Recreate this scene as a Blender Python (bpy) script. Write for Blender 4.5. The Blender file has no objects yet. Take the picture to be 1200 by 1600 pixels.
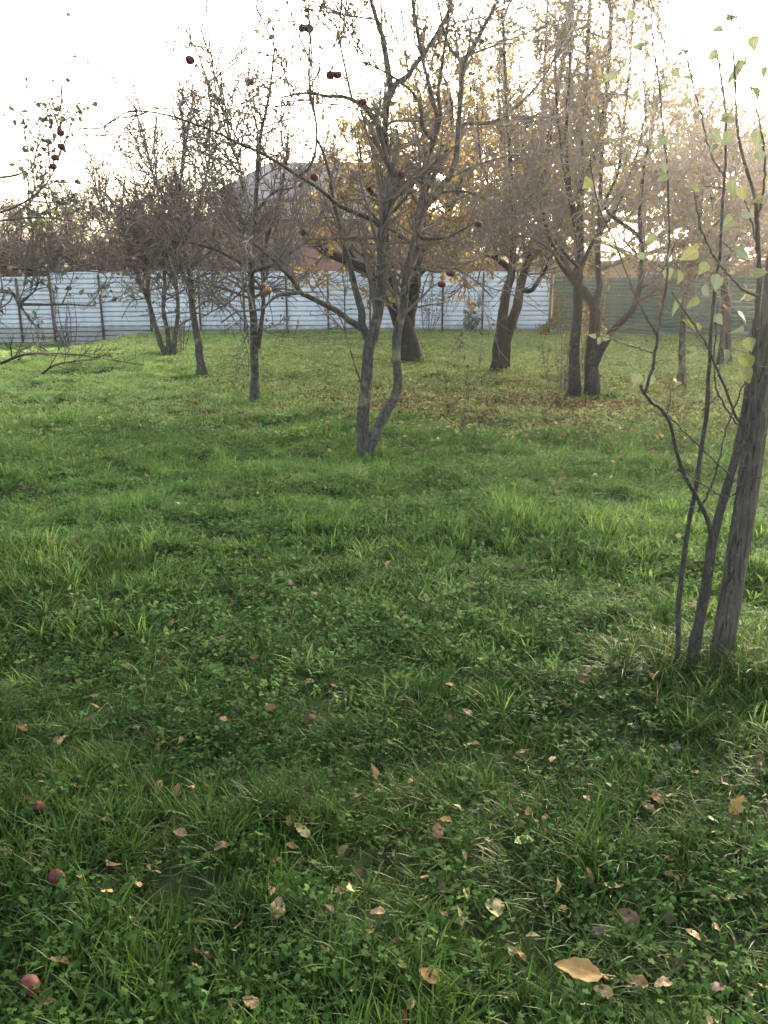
import bpy, math, numpy as np
R = math.radians
C = bpy.context.scene.collection
sc = bpy.context.scene

# ------------------------------------------------------------------ camera, world, sun, exposure
PITCH = R(15.45); F = 1290.0; CAMH = 1.6
cam_d = bpy.data.cameras.new("camera"); cam = bpy.data.objects.new("camera", cam_d); C.objects.link(cam)
cam_d.sensor_fit = 'VERTICAL'; cam_d.sensor_height = 24.0; cam_d.lens = F / 1600 * 24.0
cam_d.clip_start = 0.05; cam_d.clip_end = 8000
cam.location = (0, 0, CAMH); cam.rotation_euler = (R(90) - PITCH, 0, 0)
sc.camera = cam

SUN_EL = R(14); SUN_AZ = R(24)          # azimuth to the right of the view direction (+Y)
w = bpy.data.worlds.new("World"); sc.world = w; w.use_nodes = True
nt = w.node_tree; bg = nt.nodes['Background']
sky = nt.nodes.new('ShaderNodeTexSky'); sky.sky_type = 'NISHITA'; sky.sun_disc = False
sky.sun_elevation = SUN_EL; sky.sun_rotation = SUN_AZ
sky.dust_density = 8.0; sky.air_density = 1.0; sky.ozone_density = 0.2
hz = nt.nodes.new('ShaderNodeHueSaturation'); hz.inputs['Saturation'].default_value = 0.75      # thin milky overcast: a whiter sky
nt.links.new(sky.outputs[0], hz.inputs['Color']); nt.links.new(hz.outputs[0], bg.inputs[0]); bg.inputs[1].default_value = 0.15
sd = bpy.data.lights.new("sun", 'SUN'); so = bpy.data.objects.new("sun", sd); C.objects.link(so)
sd.energy = 4.0; sd.angle = R(10); sd.color = (1.0, 0.86, 0.66)
so.location = (8, 18, 12)
from mathutils import Vector, Euler, Matrix
sdir = Vector((math.sin(SUN_AZ) * math.cos(SUN_EL), math.cos(SUN_AZ) * math.cos(SUN_EL), math.sin(SUN_EL)))
so.rotation_euler = sdir.to_track_quat('Z', 'Y').to_euler()
sc.view_settings.view_transform = 'Standard'; sc.view_settings.look = 'None'
sc.view_settings.gamma = 1.0; sc.view_settings.use_curve_mapping = False
sc.view_settings.exposure = 3.25
HAZE = 0.0006

rng = np.random.default_rng(7)

# ------------------------------------------------------------------ small maths
def hash2(ix, iy, s):
    n = (ix.astype(np.int64) * 374761393 + iy.astype(np.int64) * 668265263 + s * 1274126177) & 0xffffffff
    n = ((n ^ (n >> 13)) * 1274126177) & 0xffffffff
    return ((n ^ (n >> 16)) & 0xffff) / 65535.0
def vn(x, y, s=0):
    x = np.asarray(x, float); y = np.asarray(y, float)
    ix = np.floor(x); iy = np.floor(y); fx = x - ix; fy = y - iy
    fx = fx * fx * (3 - 2 * fx); fy = fy * fy * (3 - 2 * fy)
    a = hash2(ix, iy, s); b = hash2(ix + 1, iy, s); c = hash2(ix, iy + 1, s); d = hash2(ix + 1, iy + 1, s)
    return (a * (1 - fx) + b * fx) * (1 - fy) + (c * (1 - fx) + d * fx) * fy
def sstep(a, b, x):
    t = np.clip((x - a) / (b - a), 0, 1); return t * t * (3 - 2 * t)
def terrain(x, y):
    x = np.asarray(x, float); y = np.asarray(y, float)
    z = 0.13 * (vn(x * 0.4 + 9, y * 0.65, 1) - 0.5) + 0.10 * (vn(x * 1.1, y * 1.5 + 4, 2) - 0.5) + 0.07 * (vn(x * 3.7, y * 3.9, 3) - 0.5)
    z = z * (1 - 0.55 * sstep(20, 40, y))
    z = z - 0.42 * sstep(-7.0, -10.5, x) * sstep(18, 25, y)
    far = sstep(60, 120, np.hypot(x, y))
    return z * (1 - far)
cp, sp_ = math.cos(PITCH), math.sin(PITCH)
def ray(px, py):
    u = (px - 600) / F; v = (800 - py) / F
    return np.array([u, cp + v * sp_, v * cp - sp_])
def P(px, py, Y):
    """world point seen at photo pixel (px, py) at distance Y in front of the camera"""
    d = ray(px, py); return np.array([0, 0, CAMH]) + d * (Y / d[1])
def G(px, py):
    """point of the ground under a photo pixel"""
    d = ray(px, py); z = 0.0
    for _ in range(12):
        t = (z - CAMH) / d[2]; p = np.array([0, 0, CAMH]) + d * t; z = 0.5 * z + 0.5 * float(terrain(p[0], p[1]))
    p[2] = float(terrain(p[0], p[1])); return p
def nrm(a): return a / np.maximum(np.linalg.norm(a, axis=-1, keepdims=True), 1e-9)

# ------------------------------------------------------------------ mesh + object helpers
def mesh_np(name, verts, faces, mats=(), smooth=True, attrs=None, midx=None):
    """faces: list of (n,k) int arrays"""
    verts = np.asarray(verts, np.float32).reshape(-1, 3)
    me = bpy.data.meshes.new(name)
    me.vertices.add(len(verts)); me.vertices.foreach_set('co', verts.ravel())
    loops = np.concatenate([np.asarray(f, np.int32).ravel() for f in faces])
    tot = np.concatenate([np.full(len(f), np.asarray(f).shape[1], np.int32) for f in faces])
    start = np.concatenate([[0], np.cumsum(tot)[:-1]]).astype(np.int32)
    me.loops.add(len(loops)); me.loops.foreach_set('vertex_index', loops)
    me.polygons.add(len(tot)); me.polygons.foreach_set('loop_start', start)
    me.polygons.foreach_set('use_smooth', np.full(len(tot), smooth))
    for m in mats: me.materials.append(m)
    if midx is not None: me.polygons.foreach_set('material_index', np.asarray(midx, np.int32))
    for k, v in (attrs or {}).items():
        a = me.attributes.new(k, 'FLOAT', 'POINT'); a.data.foreach_set('value', np.asarray(v, np.float32))
    me.update(calc_edges=True); me.validate()
    return me
def obj(name, me, parent=None, loc=(0, 0, 0)):
    o = bpy.data.objects.new(name, me); C.objects.link(o); o.location = loc
    if parent is not None: o.parent = parent
    return o
def tag(o, label=None, cat=None, group=None, kind=None):
    if label: o['label'] = label
    if cat: o['category'] = cat
    if group: o['group'] = group
    if kind: o['kind'] = kind
    return o
def thing(name, label, cat, loc=(0, 0, 0), group=None):
    o = bpy.data.objects.new(name, None); C.objects.link(o); o.location = loc; o.empty_display_size = 0.2
    return tag(o, label, cat, group)
class MB:
    """collects boxes / prisms, builds ONE mesh"""
    def __init__(s): s.v = []; s.f = {}; s.n = 0
    def add(s, v, f):
        v = np.asarray(v, float); s.v.append(v)
        for q in f: s.f.setdefault(len(q), []).append([i + s.n for i in q])
        s.n += len(v); return s
    def box(s, x0, x1, y0, y1, z0, z1):
        v = [(x, y, z) for z in (z0, z1) for y in (y0, y1) for x in (x0, x1)]
        return s.add(v, [(0, 2, 3, 1), (4, 5, 7, 6), (0, 1, 5, 4), (2, 6, 7, 3), (0, 4, 6, 2), (1, 3, 7, 5)])
    def mesh(s, name, mat, smooth=False):
        return mesh_np(name, np.concatenate(s.v), [np.array(f) for f in s.f.values()], [mat], smooth)
    def build(s, name, mat, parent=None, loc=(0, 0, 0), smooth=False):
        return obj(name, s.mesh(name, mat, smooth), parent, loc)

# ------------------------------------------------------------------ materials
def newmat(name):
    m = bpy.data.materials.new(name); m.use_nodes = True; t = m.node_tree
    return m, t, t.nodes['Principled BSDF'], t.nodes['Material Output']
def N(t, typ, **kw):
    n = t.nodes.new(typ)
    for k, v in kw.items():
        if k.startswith('i_'): n.inputs[k[2:].replace('_', ' ')].default_value = v
        else: setattr(n, k, v)
    return n
def ramp(t, stops, fac=None, interp='LINEAR'):
    n = t.nodes.new('ShaderNodeValToRGB'); cr = n.color_ramp; cr.interpolation = interp
    while len(cr.elements) < len(stops): cr.elements.new(0.5)
    for e, (p, c) in zip(cr.elements, stops): e.position = p; e.color = (*c, 1)
    if fac is not None: t.links.new(fac, n.inputs[0])
    return n
def leaf_material(name, stops, trans=0.4, rough=0.5, spec=0.3, patch=0.0, patch_cols=None, inst=0.35):
    """foliage: colour varies leaf by leaf (attribute tint), plant by plant and in broad patches"""
    m, t, b, out = newmat(name)
    at = N(t, 'ShaderNodeAttribute', attribute_name='tint')
    oi = N(t, 'ShaderNodeObjectInfo')
    mx = N(t, 'ShaderNodeMath', operation='MULTIPLY_ADD'); t.links.new(oi.outputs['Random'], mx.inputs[0]); mx.inputs[1].default_value = inst
    s = N(t, 'ShaderNodeMath', operation='MULTIPLY'); t.links.new(at.outputs['Fac'], s.inputs[0]); s.inputs[1].default_value = 1 - inst
    t.links.new(s.outputs[0], mx.inputs[2])
    rp = ramp(t, stops, mx.outputs[0]); col = rp.outputs[0]
    if patch > 0:
        g = N(t, 'ShaderNodeNewGeometry')
        nz = N(t, 'ShaderNodeTexNoise'); nz.inputs['Scale'].default_value = 0.8; nz.inputs['Detail'].default_value = 7; nz.inputs['Roughness'].default_value = .65
        t.links.new(g.outputs['Position'], nz.inputs['Vector'])
        r2 = ramp(t, patch_cols, nz.outputs['Fac'])
        mm = N(t, 'ShaderNodeMix', data_type='RGBA', blend_type='MULTIPLY'); mm.inputs[0].default_value = patch
        t.links.new(col, mm.inputs[6]); t.links.new(r2.outputs[0], mm.inputs[7]); col = mm.outputs[2]
    t.links.new(col, b.inputs['Base Color']); b.inputs['Roughness'].default_value = rough
    b.inputs['Specular IOR Level'].default_value = spec
    tr = N(t, 'ShaderNodeBsdfTranslucent'); t.links.new(col, tr.inputs[0])
    ms = N(t, 'ShaderNodeMixShader'); ms.inputs[0].default_value = trans
    t.links.new(b.outputs[0], ms.inputs[1]); t.links.new(tr.outputs[0], ms.inputs[2]); t.links.new(ms.outputs[0], out.inputs[0])
    return m
def bark_material(name, dark, light, lichen, lich_amt=0.5, scale=14.0, bump=0.6):
    m, t, b, out = newmat(name)
    tc = N(t, 'ShaderNodeTexCoord'); mp = N(t, 'ShaderNodeMapping'); mp.inputs['Scale'].default_value = (1, 1, 0.28)
    t.links.new(tc.outputs['Object'], mp.inputs[0])
    n1 = N(t, 'ShaderNodeTexNoise'); n1.inputs['Scale'].default_value = scale * 3; n1.inputs['Detail'].default_value = 6; n1.inputs['Roughness'].default_value = 0.7
    t.links.new(mp.outputs[0], n1.inputs['Vector'])
    vo = N(t, 'ShaderNodeTexVoronoi', feature='DISTANCE_TO_EDGE'); vo.inputs['Scale'].default_value = scale * 2.2
    t.links.new(mp.outputs[0], vo.inputs['Vector'])
    r1 = ramp(t, [(0.3, dark), (0.7, light)], n1.outputs['Fac'])
    rv = ramp(t, [(0.0, (0.45,) * 3), (0.12, (1, 1, 1))], vo.outputs['Distance'])
    mu = N(t, 'ShaderNodeMix', data_type='RGBA', blend_type='MULTIPLY'); mu.inputs[0].default_value = 0.8
    t.links.new(r1.outputs[0], mu.inputs[6]); t.links.new(rv.outputs[0], mu.inputs[7])
    n2 = N(t, 'ShaderNodeTexNoise'); n2.inputs['Scale'].default_value = 9; n2.inputs['Detail'].default_value = 5
    t.links.new(tc.outputs['Object'], n2.inputs['Vector'])
    r2 = ramp(t, [(0.62 - 0.14 * lich_amt, (0, 0, 0)), (0.72 - 0.1 * lich_amt, (lich_amt,) * 3)], n2.outputs['Fac'])
    ml = N(t, 'ShaderNodeMix', data_type='RGBA'); t.links.new(r2.outputs[0], ml.inputs[0]); t.links.new(mu.outputs[2], ml.inputs[6]); ml.inputs[7].default_value = (*lichen, 1)
    t.links.new(ml.outputs[2], b.inputs['Base Color']); b.inputs['Roughness'].default_value = 0.85; b.inputs['Specular IOR Level'].default_value = 0.2
    ad = N(t, 'ShaderNodeMath', operation='ADD'); t.links.new(n1.outputs['Fac'], ad.inputs[0]); t.links.new(rv.outputs[0], ad.inputs[1])
    bp = N(t, 'ShaderNodeBump'); bp.inputs['Strength'].default_value = bump; bp.inputs['Distance'].default_value = 0.012
    t.links.new(ad.outputs[0], bp.inputs['Height']); t.links.new(bp.outputs[0], b.inputs['Normal'])
    return m
def plain(name, col, rough=0.7, spec=0.3, var=0.25, scale=6.0, metal=0.0, bump=0.0, dark=None):
    m, t, b, out = newmat(name)
    tc = N(t, 'ShaderNodeTexCoord')
    nz = N(t, 'ShaderNodeTexNoise'); nz.inputs['Scale'].default_value = scale; nz.inputs['Detail'].default_value = 6
    t.links.new(tc.outputs['Object'], nz.inputs['Vector'])
    d = dark or tuple(c * (1 - var) for c in col)
    r = ramp(t, [(0.3, d), (0.7, col)], nz.outputs['Fac'])
    t.links.new(r.outputs[0], b.inputs['Base Color']); b.inputs['Roughness'].default_value = rough
    b.inputs['Specular IOR Level'].default_value = spec; b.inputs['Metallic'].default_value = metal
    if bump:
        bp = N(t, 'ShaderNodeBump'); bp.inputs['Strength'].default_value = bump; bp.inputs['Distance'].default_value = 0.02
        t.links.new(nz.outputs['Fac'], bp.inputs['Height']); t.links.new(bp.outputs[0], b.inputs['Normal'])
    return m

PATCH = [(0.3, (0.62, 0.72, 0.62)), (0.5, (0.9, 0.95, 0.85)), (0.68, (1.25, 1.12, 0.8))]
M = {}
M['grass'] = leaf_material('grass_blade_painted_shade', [(0.0, (0.01064, 0.02736, 0.00532)), (0.45, (0.0304, 0.0684, 0.01216)), (0.8, (0.0722, 0.1292, 0.02432)), (1.0, (0.152, 0.2128, 0.0608))], 0.45, 0.5, 0.14, 0.8, PATCH)  # near lawn: the darker foreground light is put into the blade colours
M['grass_far_lit'] = leaf_material('grass_blade_far_painted_light', [(0.0, (0.0945, 0.1628, 0.05775)), (0.5, (0.21, 0.3202, 0.105)), (1.0, (0.357, 0.4515, 0.168))], 0.45, 0.7, 0.12, 0.6, PATCH)  # far lawn: brighter copy, the stronger light there painted into the colour
M['grass_mid_lit'] = leaf_material('grass_blade_mid_painted_light', [(0.0, (0.03675, 0.084, 0.021)), (0.5, (0.1103, 0.2048, 0.04725)), (1.0, (0.273, 0.378, 0.105))], 0.45, 0.6, 0.12, 0.6, PATCH)  # middle lawn: copy between the two, its light painted in as well
M['straw'] = leaf_material('dry_blade', [(0.0, (0.11, 0.115, 0.04)), (1.0, (0.23, 0.22, 0.095))], 0.35, 0.6, 0.2)
M['clover'] = leaf_material('clover_leaf_painted_shade', [(0.0, (0.016, 0.04, 0.0104)), (0.6, (0.0352, 0.076, 0.0192)), (1.0, (0.08, 0.136, 0.04))], 0.35, 0.8, 0.05, 0.5, PATCH)  # near clover: foreground shade put into the darker leaf colours
M['clover_mid_lit'] = leaf_material('clover_leaf_painted_light', [(0.0, (0.035, 0.075, 0.022)), (0.6, (0.085, 0.15, 0.045)), (1.0, (0.18, 0.26, 0.09))], 0.4, 0.8, 0.05, 0.5, PATCH)  # same clover farther off, brightened to paint in the light there
M['cover'] = leaf_material('low_leaf', [(0.0, (0.08, 0.12, 0.04)), (0.6, (0.2, 0.26, 0.095)), (0.9, (0.32, 0.34, 0.13)), (1.0, (0.34, 0.26, 0.13))], 0.45, 0.8, 0.08, 0.5, PATCH)
M['litter'] = leaf_material('fallen_leaf_litter', [(0.0, (0.05, 0.037, 0.02)), (0.5, (0.15, 0.105, 0.05)), (0.85, (0.26, 0.19, 0.085)), (1.0, (0.38, 0.32, 0.12))], 0.25, 0.7, 0.2, inst=0)
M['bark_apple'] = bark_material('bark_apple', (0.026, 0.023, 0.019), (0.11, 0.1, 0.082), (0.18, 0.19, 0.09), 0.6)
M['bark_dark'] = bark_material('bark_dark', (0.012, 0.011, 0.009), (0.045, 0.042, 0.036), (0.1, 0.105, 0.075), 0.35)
M['bark_smooth'] = bark_material('bark_smooth', (0.024, 0.022, 0.018), (0.065, 0.06, 0.05), (0.16, 0.16, 0.12), 0.3, 26, 0.25)
M['twig'] = plain('twig_bark', (0.15, 0.125, 0.108), 0.85, 0.15, 0.45, 10)
M['twig_red'] = plain('twig_bark_reddish', (0.14, 0.11, 0.095), 0.85, 0.15, 0.45, 10)
M['leaf_dry'] = leaf_material('dry_leaf', [(0.0, (0.05, 0.038, 0.025)), (0.6, (0.11, 0.08, 0.045)), (1.0, (0.2, 0.15, 0.07))], 0.35, 0.7, 0.2, inst=0)
M['leaf_yellow'] = leaf_material('yellow_leaf', [(0.0, (0.13, 0.085, 0.035)), (0.5, (0.26, 0.18, 0.06)), (1.0, (0.4, 0.3, 0.09))], 0.5, 0.6, 0.2, inst=0)
M['leaf_olive'] = leaf_material('olive_leaf', [(0.0, (0.07, 0.075, 0.025)), (0.5, (0.16, 0.13, 0.04)), (0.85, (0.26, 0.18, 0.055)), (1.0, (0.36, 0.2, 0.06))], 0.5, 0.8, 0.05, inst=0)
M['leaf_green'] = leaf_material('apple_leaf_green', [(0.0, (0.05, 0.06, 0.04)), (0.7, (0.09, 0.105, 0.06)), (1.0, (0.16, 0.15, 0.08))], 0.35, 0.5, 0.3, inst=0)
def add_veins(m, fu, fv, amt=0.45, spots=True):
    t = m.node_tree; b = t.nodes['Principled BSDF']; col = b.inputs['Base Color'].links[0].from_socket
    def mth(op, a, c=None):
        n = t.nodes.new('ShaderNodeMath'); n.operation = op
        for k, q in enumerate((a, c)):
            if q is None: continue
            if isinstance(q, (int, float)): n.inputs[k].default_value = q
            else: t.links.new(q, n.inputs[k])
        return n.outputs[0]
    u = fu(t); v = fv(t); au = mth('ABSOLUTE', u)
    rib = mth('LESS_THAN', au, 0.022)
    fr = mth('FRACT', mth('SUBTRACT', mth('MULTIPLY', v, 7.0), mth('MULTIPLY', au, 7.0)))
    side = mth('LESS_THAN', fr, 0.12)
    k = mth('MULTIPLY', mth('MAXIMUM', rib, mth('MULTIPLY', side, 0.6)), amt)
    mx = t.nodes.new('ShaderNodeMix'); mx.data_type = 'RGBA'; t.links.new(k, mx.inputs[0]); t.links.new(col, mx.inputs[6])
    h = t.nodes.new('ShaderNodeHueSaturation'); h.inputs['Value'].default_value = 1.7; h.inputs['Saturation'].default_value = 0.8; t.links.new(col, h.inputs['Color']); t.links.new(h.outputs[0], mx.inputs[7]); c2 = mx.outputs[2]
    if spots:
        tc = t.nodes.new('ShaderNodeTexCoord'); nz = t.nodes.new('ShaderNodeTexNoise'); nz.inputs['Scale'].default_value = 75; nz.inputs['Detail'].default_value = 3; t.links.new(tc.outputs['Object'], nz.inputs['Vector'])
        rp = ramp(t, [(0.6, (0, 0, 0)), (0.68, (1, 1, 1))], nz.outputs['Fac']); m3 = t.nodes.new('ShaderNodeMix'); m3.data_type = 'RGBA'; t.links.new(rp.outputs[0], m3.inputs[0]); t.links.new(c2, m3.inputs[6]); m3.inputs[7].default_value = (0.12, 0.075, 0.03, 1); c2 = m3.outputs[2]
    t.links.new(c2, b.inputs['Base Color'])
    for n in t.nodes:
        if n.type == 'BSDF_TRANSLUCENT': t.links.new(c2, n.inputs[0])
def fattr(nm):
    def f(t):
        n = t.nodes.new('ShaderNodeAttribute'); n.attribute_name = nm; return n.outputs['Fac']
    return f
def fobj(ax):
    def f(t):
        n = t.nodes.new('ShaderNodeTexCoord'); q = t.nodes.new('ShaderNodeSeparateXYZ'); t.links.new(n.outputs['Object'], q.inputs[0]); return q.outputs[ax]
    return f
M['leaf_big'] = leaf_material('poplar_leaf', [(0.0, (0.102, 0.1275, 0.0765)), (0.45, (0.07225, 0.09775, 0.03825)), (0.7, (0.136, 0.1445, 0.034)), (0.9, (0.2295, 0.1785, 0.02975)), (1.0, (0.204, 0.102, 0.0255))], 0.25, 0.45, 0.4, inst=0)

add_veins(M['leaf_big'], fattr('lu'), fattr('lv'))
# ------------------------------------------------------------------ branches, twigs, leaves (numpy)
def resample(pts, K):
    """Catmull-Rom through the points, K samples"""
    p = np.asarray(pts, float); n = len(p)
    if n == 2:
        t = np.linspace(0, 1, K)[:, None]; return p[0] * (1 - t) + p[1] * t
    q = np.vstack([2 * p[0] - p[1], p, 2 * p[-1] - p[-2]])
    u = np.linspace(0, n - 1, K); i = np.minimum(u.astype(int), n - 2); f = (u - i)[:, None]
    a, b, c, d = q[i], q[i + 1], q[i + 2], q[i + 3]
    return 0.5 * ((2 * b) + (c - a) * f + (2 * a - 5 * b + 4 * c - d) * f ** 2 + (3 * b - a - 3 * c + d) * f ** 3)
def tubes(A, Rr, S):
    """A (N,K,3) centre lines, Rr (N,K) radii -> verts, quads"""
    Nn, K, _ = A.shape
    T = np.gradient(A, axis=1); T = nrm(T)
    ref = np.zeros((Nn, 1, 3)); ref[..., 0] = 1.0
    mean = nrm(T.mean(1, keepdims=True)); bad = np.abs(mean[..., 0]) > 0.8
    ref[bad[:, 0], 0] = (0, 1, 0)
    U = nrm(np.cross(T, np.broadcast_to(ref, T.shape))); V = np.cross(T, U)
    a = np.arange(S) * 2 * np.pi / S
    ring = U[:, :, None] * np.cos(a)[None, None, :, None] + V[:, :, None] * np.sin(a)[None, None, :, None]
    verts = A[:, :, None] + ring * Rr[:, :, None, None]
    base = (np.arange(Nn) * K * S)[:, None, None]; k = (np.arange(K - 1) * S)[None, :, None]; s = np.arange(S)[None, None]
    s2 = (s + 1) % S
    q = np.stack([base + k + s, base + k + s2, base + k + S + s2, base + k + S + s], -1).reshape(-1, 4)
    return verts.reshape(-1, 3), q
def grow(A, Rr, count, length, angle=50, spread=15, gnarl=0.18, up=0.0, tr=(0.15, 1.0), K=6, ratio=0.5, rmin=0.003, rmax=0.05, start_up=0.0, shorten=0.5, rg=None, zmin=None):
    rg = rg or rng
    Nn, Kp, _ = A.shape
    L = np.linalg.norm(np.diff(A, axis=1), axis=-1).sum(1)
    idx = rg.choice(Nn, count, p=L / L.sum())
    t = rg.uniform(tr[0], tr[1], count); u = t * (Kp - 1); i = np.minimum(u.astype(int), Kp - 2); f = u - i
    pos = A[idx, i] * (1 - f)[:, None] + A[idx, i + 1] * f[:, None]
    tan = nrm(A[idx, i + 1] - A[idx, i]); r0 = Rr[idx, i] * (1 - f) + Rr[idx, i + 1] * f
    pr = nrm(np.cross(tan, rg.normal(size=(count, 3))))
    an = np.radians(rg.normal(angle, spread, count))[:, None]
    d = tan * np.cos(an) + pr * np.sin(an); d[:, 2] += start_up; d = nrm(d)
    Lc = length * rg.uniform(0.45, 1.25, count) * (1 - shorten * t)
    out = np.zeros((count, K, 3)); out[:, 0] = pos
    for k in range(1, K):
        d = d + rg.normal(size=(count, 3)) * gnarl; d[:, 2] += up; d = nrm(d)
        out[:, k] = out[:, k - 1] + d * (Lc / (K - 1))[:, None]
    if zmin is not None:
        out[:, 1:, 2] = np.maximum(out[:, 1:, 2], zmin)
    rs = np.clip(r0 * ratio, rmin, rmax)
    rad = rs[:, None] * np.linspace(1, 0.4, K)[None]; rad = np.maximum(rad, rmin * 0.6)
    return out, rad
LEAF4 = (np.array([(0, 0, 0), (0.32, 0.45, 0.1), (0, 1, -0.05), (-0.32, 0.45, 0.1)]), [[0, 1, 2], [0, 2, 3]])
def leaf_tpl(n=5, wid=0.36, fold=0.18, curl=0.25, tip=1.3):
    v = []; f = []
    for k in range(n):
        s = k / (n - 1); wv = wid * math.sin(math.pi * min(1, s ** 0.72) ** 0.95) * (1 - 0.25 * s) if 0 < k < n - 1 else 0.004
        z = -curl * s * s
        v += [(-wv, s, z + fold * wv), (0, s, z), (wv, s, z + fold * wv)]
        if k:
            a = 3 * (k - 1); f += [[a, a + 1, a + 4, a + 3], [a + 1, a + 2, a + 5, a + 4]]
    return np.array(v), f
LEAFN = leaf_tpl()
LEAFB = leaf_tpl(9, 0.44, 0.35, 0.4)
def place_leaves(pos, size, rg, tpl=LEAF4, droop=0.4, dirs=None):
    n = len(pos); tv, tf = tpl
    d = rg.normal(size=(n, 3)) if dirs is None else dirs + 0.5 * rg.normal(size=(n, 3))
    d[:, 2] -= droop * 1.5; d = nrm(d)
    s = nrm(np.cross(d, rg.normal(size=(n, 3)))); nn = np.cross(s, d)
    sz = size * rg.uniform(0.6, 1.25, n)
    v = (tv[None, :, 0, None] * s[:, None] + tv[None, :, 1, None] * d[:, None] + tv[None, :, 2, None] * nn[:, None]) * sz[:, None, None] + pos[:, None]
    base = (np.arange(n) * len(tv))[:, None, None]
    f = (np.array(tf)[None] + base).reshape(-1, len(tf[0]))
    tint = np.repeat(rg.uniform(0, 1, n), len(tv))
    return v.reshape(-1, 3), f, tint
def pts_on(A, count, rg, t0=0.2):
    i = rg.integers(0, len(A), count); K = A.shape[1]
    u = rg.uniform(t0, 1, count) * (K - 1); k = np.minimum(u.astype(int), K - 2); f = (u - k)[:, None]
    p = A[i, k] * (1 - f) + A[i, k + 1] * f
    return p, nrm(A[i, k + 1] - A[i, k])
def join_tubes(parts):
    vs, fs, n = [], [], 0
    for v, f in parts: vs.append(v); fs.append(f + n); n += len(v)
    return np.concatenate(vs), np.concatenate(fs)

FEET = []
def tree(name, label, base, limbs, cat='tree', group=None, bark='bark_apple', twig='twig', leafm='leaf_dry', depth=10.0,
         n1=60, l1=1.0, n2=400, l2=0.5, n3=1500, l3=0.25, up1=0.03, up2=0.02, ang=50, nleaf=0, lsize=0.05, leafT=LEAF4, nspr=0, lspr=1.2,
         seed=1, rmin=None, gn=0.18, zmin=None, t1=(0.3, 1.0), dens=1.0, skipt=1, knob=0.06):
    """limbs: list of (points (world), r0, r1); the first skipt of them carry no side twigs below"""
    rg = np.random.default_rng(seed); K = 16
    rmin = rmin or depth * 0.0005; n1 = int(n1 * 1.15); n1 = int(n1 * dens); n2 = int(n2 * 1.2 * dens); n3 = int(n3 * 1.05 * dens); nleaf = int(nleaf * 1.2); l1 = l1 * 1.15; l2 = l2 * 1.3; l3 = l3 * 1.25
    base = np.asarray(base, float)
    A = np.stack([resample(p, K) for p, a, b in limbs]) - base
    Rr = np.stack([a + (b - a) * np.linspace(0, 1, K) ** 0.8 for p, a, b in limbs])
    for j in range(skipt):                           # root flare at the foot of the trunk
        Rr[j] *= 1 + 0.3 * np.exp(-np.linspace(0, 12, K))
    A[:, 1:-1] += rg.normal(size=A[:, 1:-1].shape) * 0.12 * Rr[:, 1:-1, None]
    if base[1] < 25 and abs(base[0]) < 12: FEET.append((base[0], base[1], limbs[0][1]))
    t = thing(name, label, cat, base, group)
    # trunk and limbs: finely ringed and slightly knobbly
    big = []
    for a, r in zip(A, Rr):
        L = np.linalg.norm(np.diff(a, axis=0), axis=1).sum(); kk = int(np.clip(L / max(r[0] * 0.8, depth * 0.004), 10, 60))
        aa = resample(a, kk); rr = np.interp(np.linspace(0, 1, kk), np.linspace(0, 1, K), r)
        v, f = tubes(aa[None], rr[None], 12)
        c = np.repeat(aa, 12, axis=0); nz = vn(v[:, 0] * 25 + v[:, 1] * 17, v[:, 2] * 9, 5) + 0.6 * vn(v[:, 0] * 60, v[:, 2] * 30 + v[:, 1] * 50, 6) - 0.8
        v = c + (v - c) * (1 + (knob * 3) * nz)[:, None]
        big.append((v, f))
    v, f = join_tubes(big)
    obj('trunk', mesh_np('trunk', v, [f], [M[bark]]), t)
    A1, R1 = grow(A, Rr, n1, l1, ang, 18, gn, up1 * .5, t1, 9, 0.5, rmin * 1.7, 0.011 + 0.0007 * depth, rg=rg, zmin=zmin)
    parts = []; lv = [A1]; lr = [R1]
    if nspr:
        As, Rs = grow(A, Rr, nspr, lspr, 45, 15, 0.07, 0.12, (0.35, 1.0), 9, 0.4, rmin * 2.0, 0.016, start_up=1.0, shorten=0.3, rg=rg)
        lv.append(As); lr.append(Rs)
    AA = np.concatenate(lv); RR = np.concatenate(lr); parts.append(tubes(AA, RR, 5))
    A2, R2 = grow(AA, RR, n2, l2, 48, 18, gn, up2, (0.15, 1), 7, 0.7, rmin * 1.15, 0.012, rg=rg, zmin=zmin); parts.append(tubes(A2, R2, 4))
    A3, R3 = grow(np.concatenate([A2, resample_many(AA, 7)]), np.concatenate([R2, resample_r(RR, 7)]), n3, l3, 50, 18, gn * 1.2, up2, (0.1, 1), 5, 0.7, rmin * 0.9, 0.006, rg=rg, zmin=zmin)
    parts.append(tubes(A3, R3, 3))
    v, f = join_tubes(parts)
    cr = obj('crown', mesh_np('crown', v, [f], [M[twig]]), t)
    if nleaf:
        p, d = pts_on(A3, nleaf, rg)
        v, f, ti = place_leaves(p, lsize, rg, leafT)
        obj('foliage', mesh_np('foliage', v, [f], [M[leafm]], True, {'tint': ti}), t)
    return t, A, Rr, A3
def resample_many(A, K):
    Kp = A.shape[1]; u = np.linspace(0, Kp - 1, K); i = np.minimum(u.astype(int), Kp - 2); f = (u - i)[None, :, None]
    return A[:, i] * (1 - f) + A[:, i + 1] * f
def resample_r(Rr, K):
    Kp = Rr.shape[1]; u = np.linspace(0, Kp - 1, K); i = np.minimum(u.astype(int), Kp - 2); f = (u - i)[None]
    return Rr[:, i] * (1 - f) + Rr[:, i + 1] * f
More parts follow.
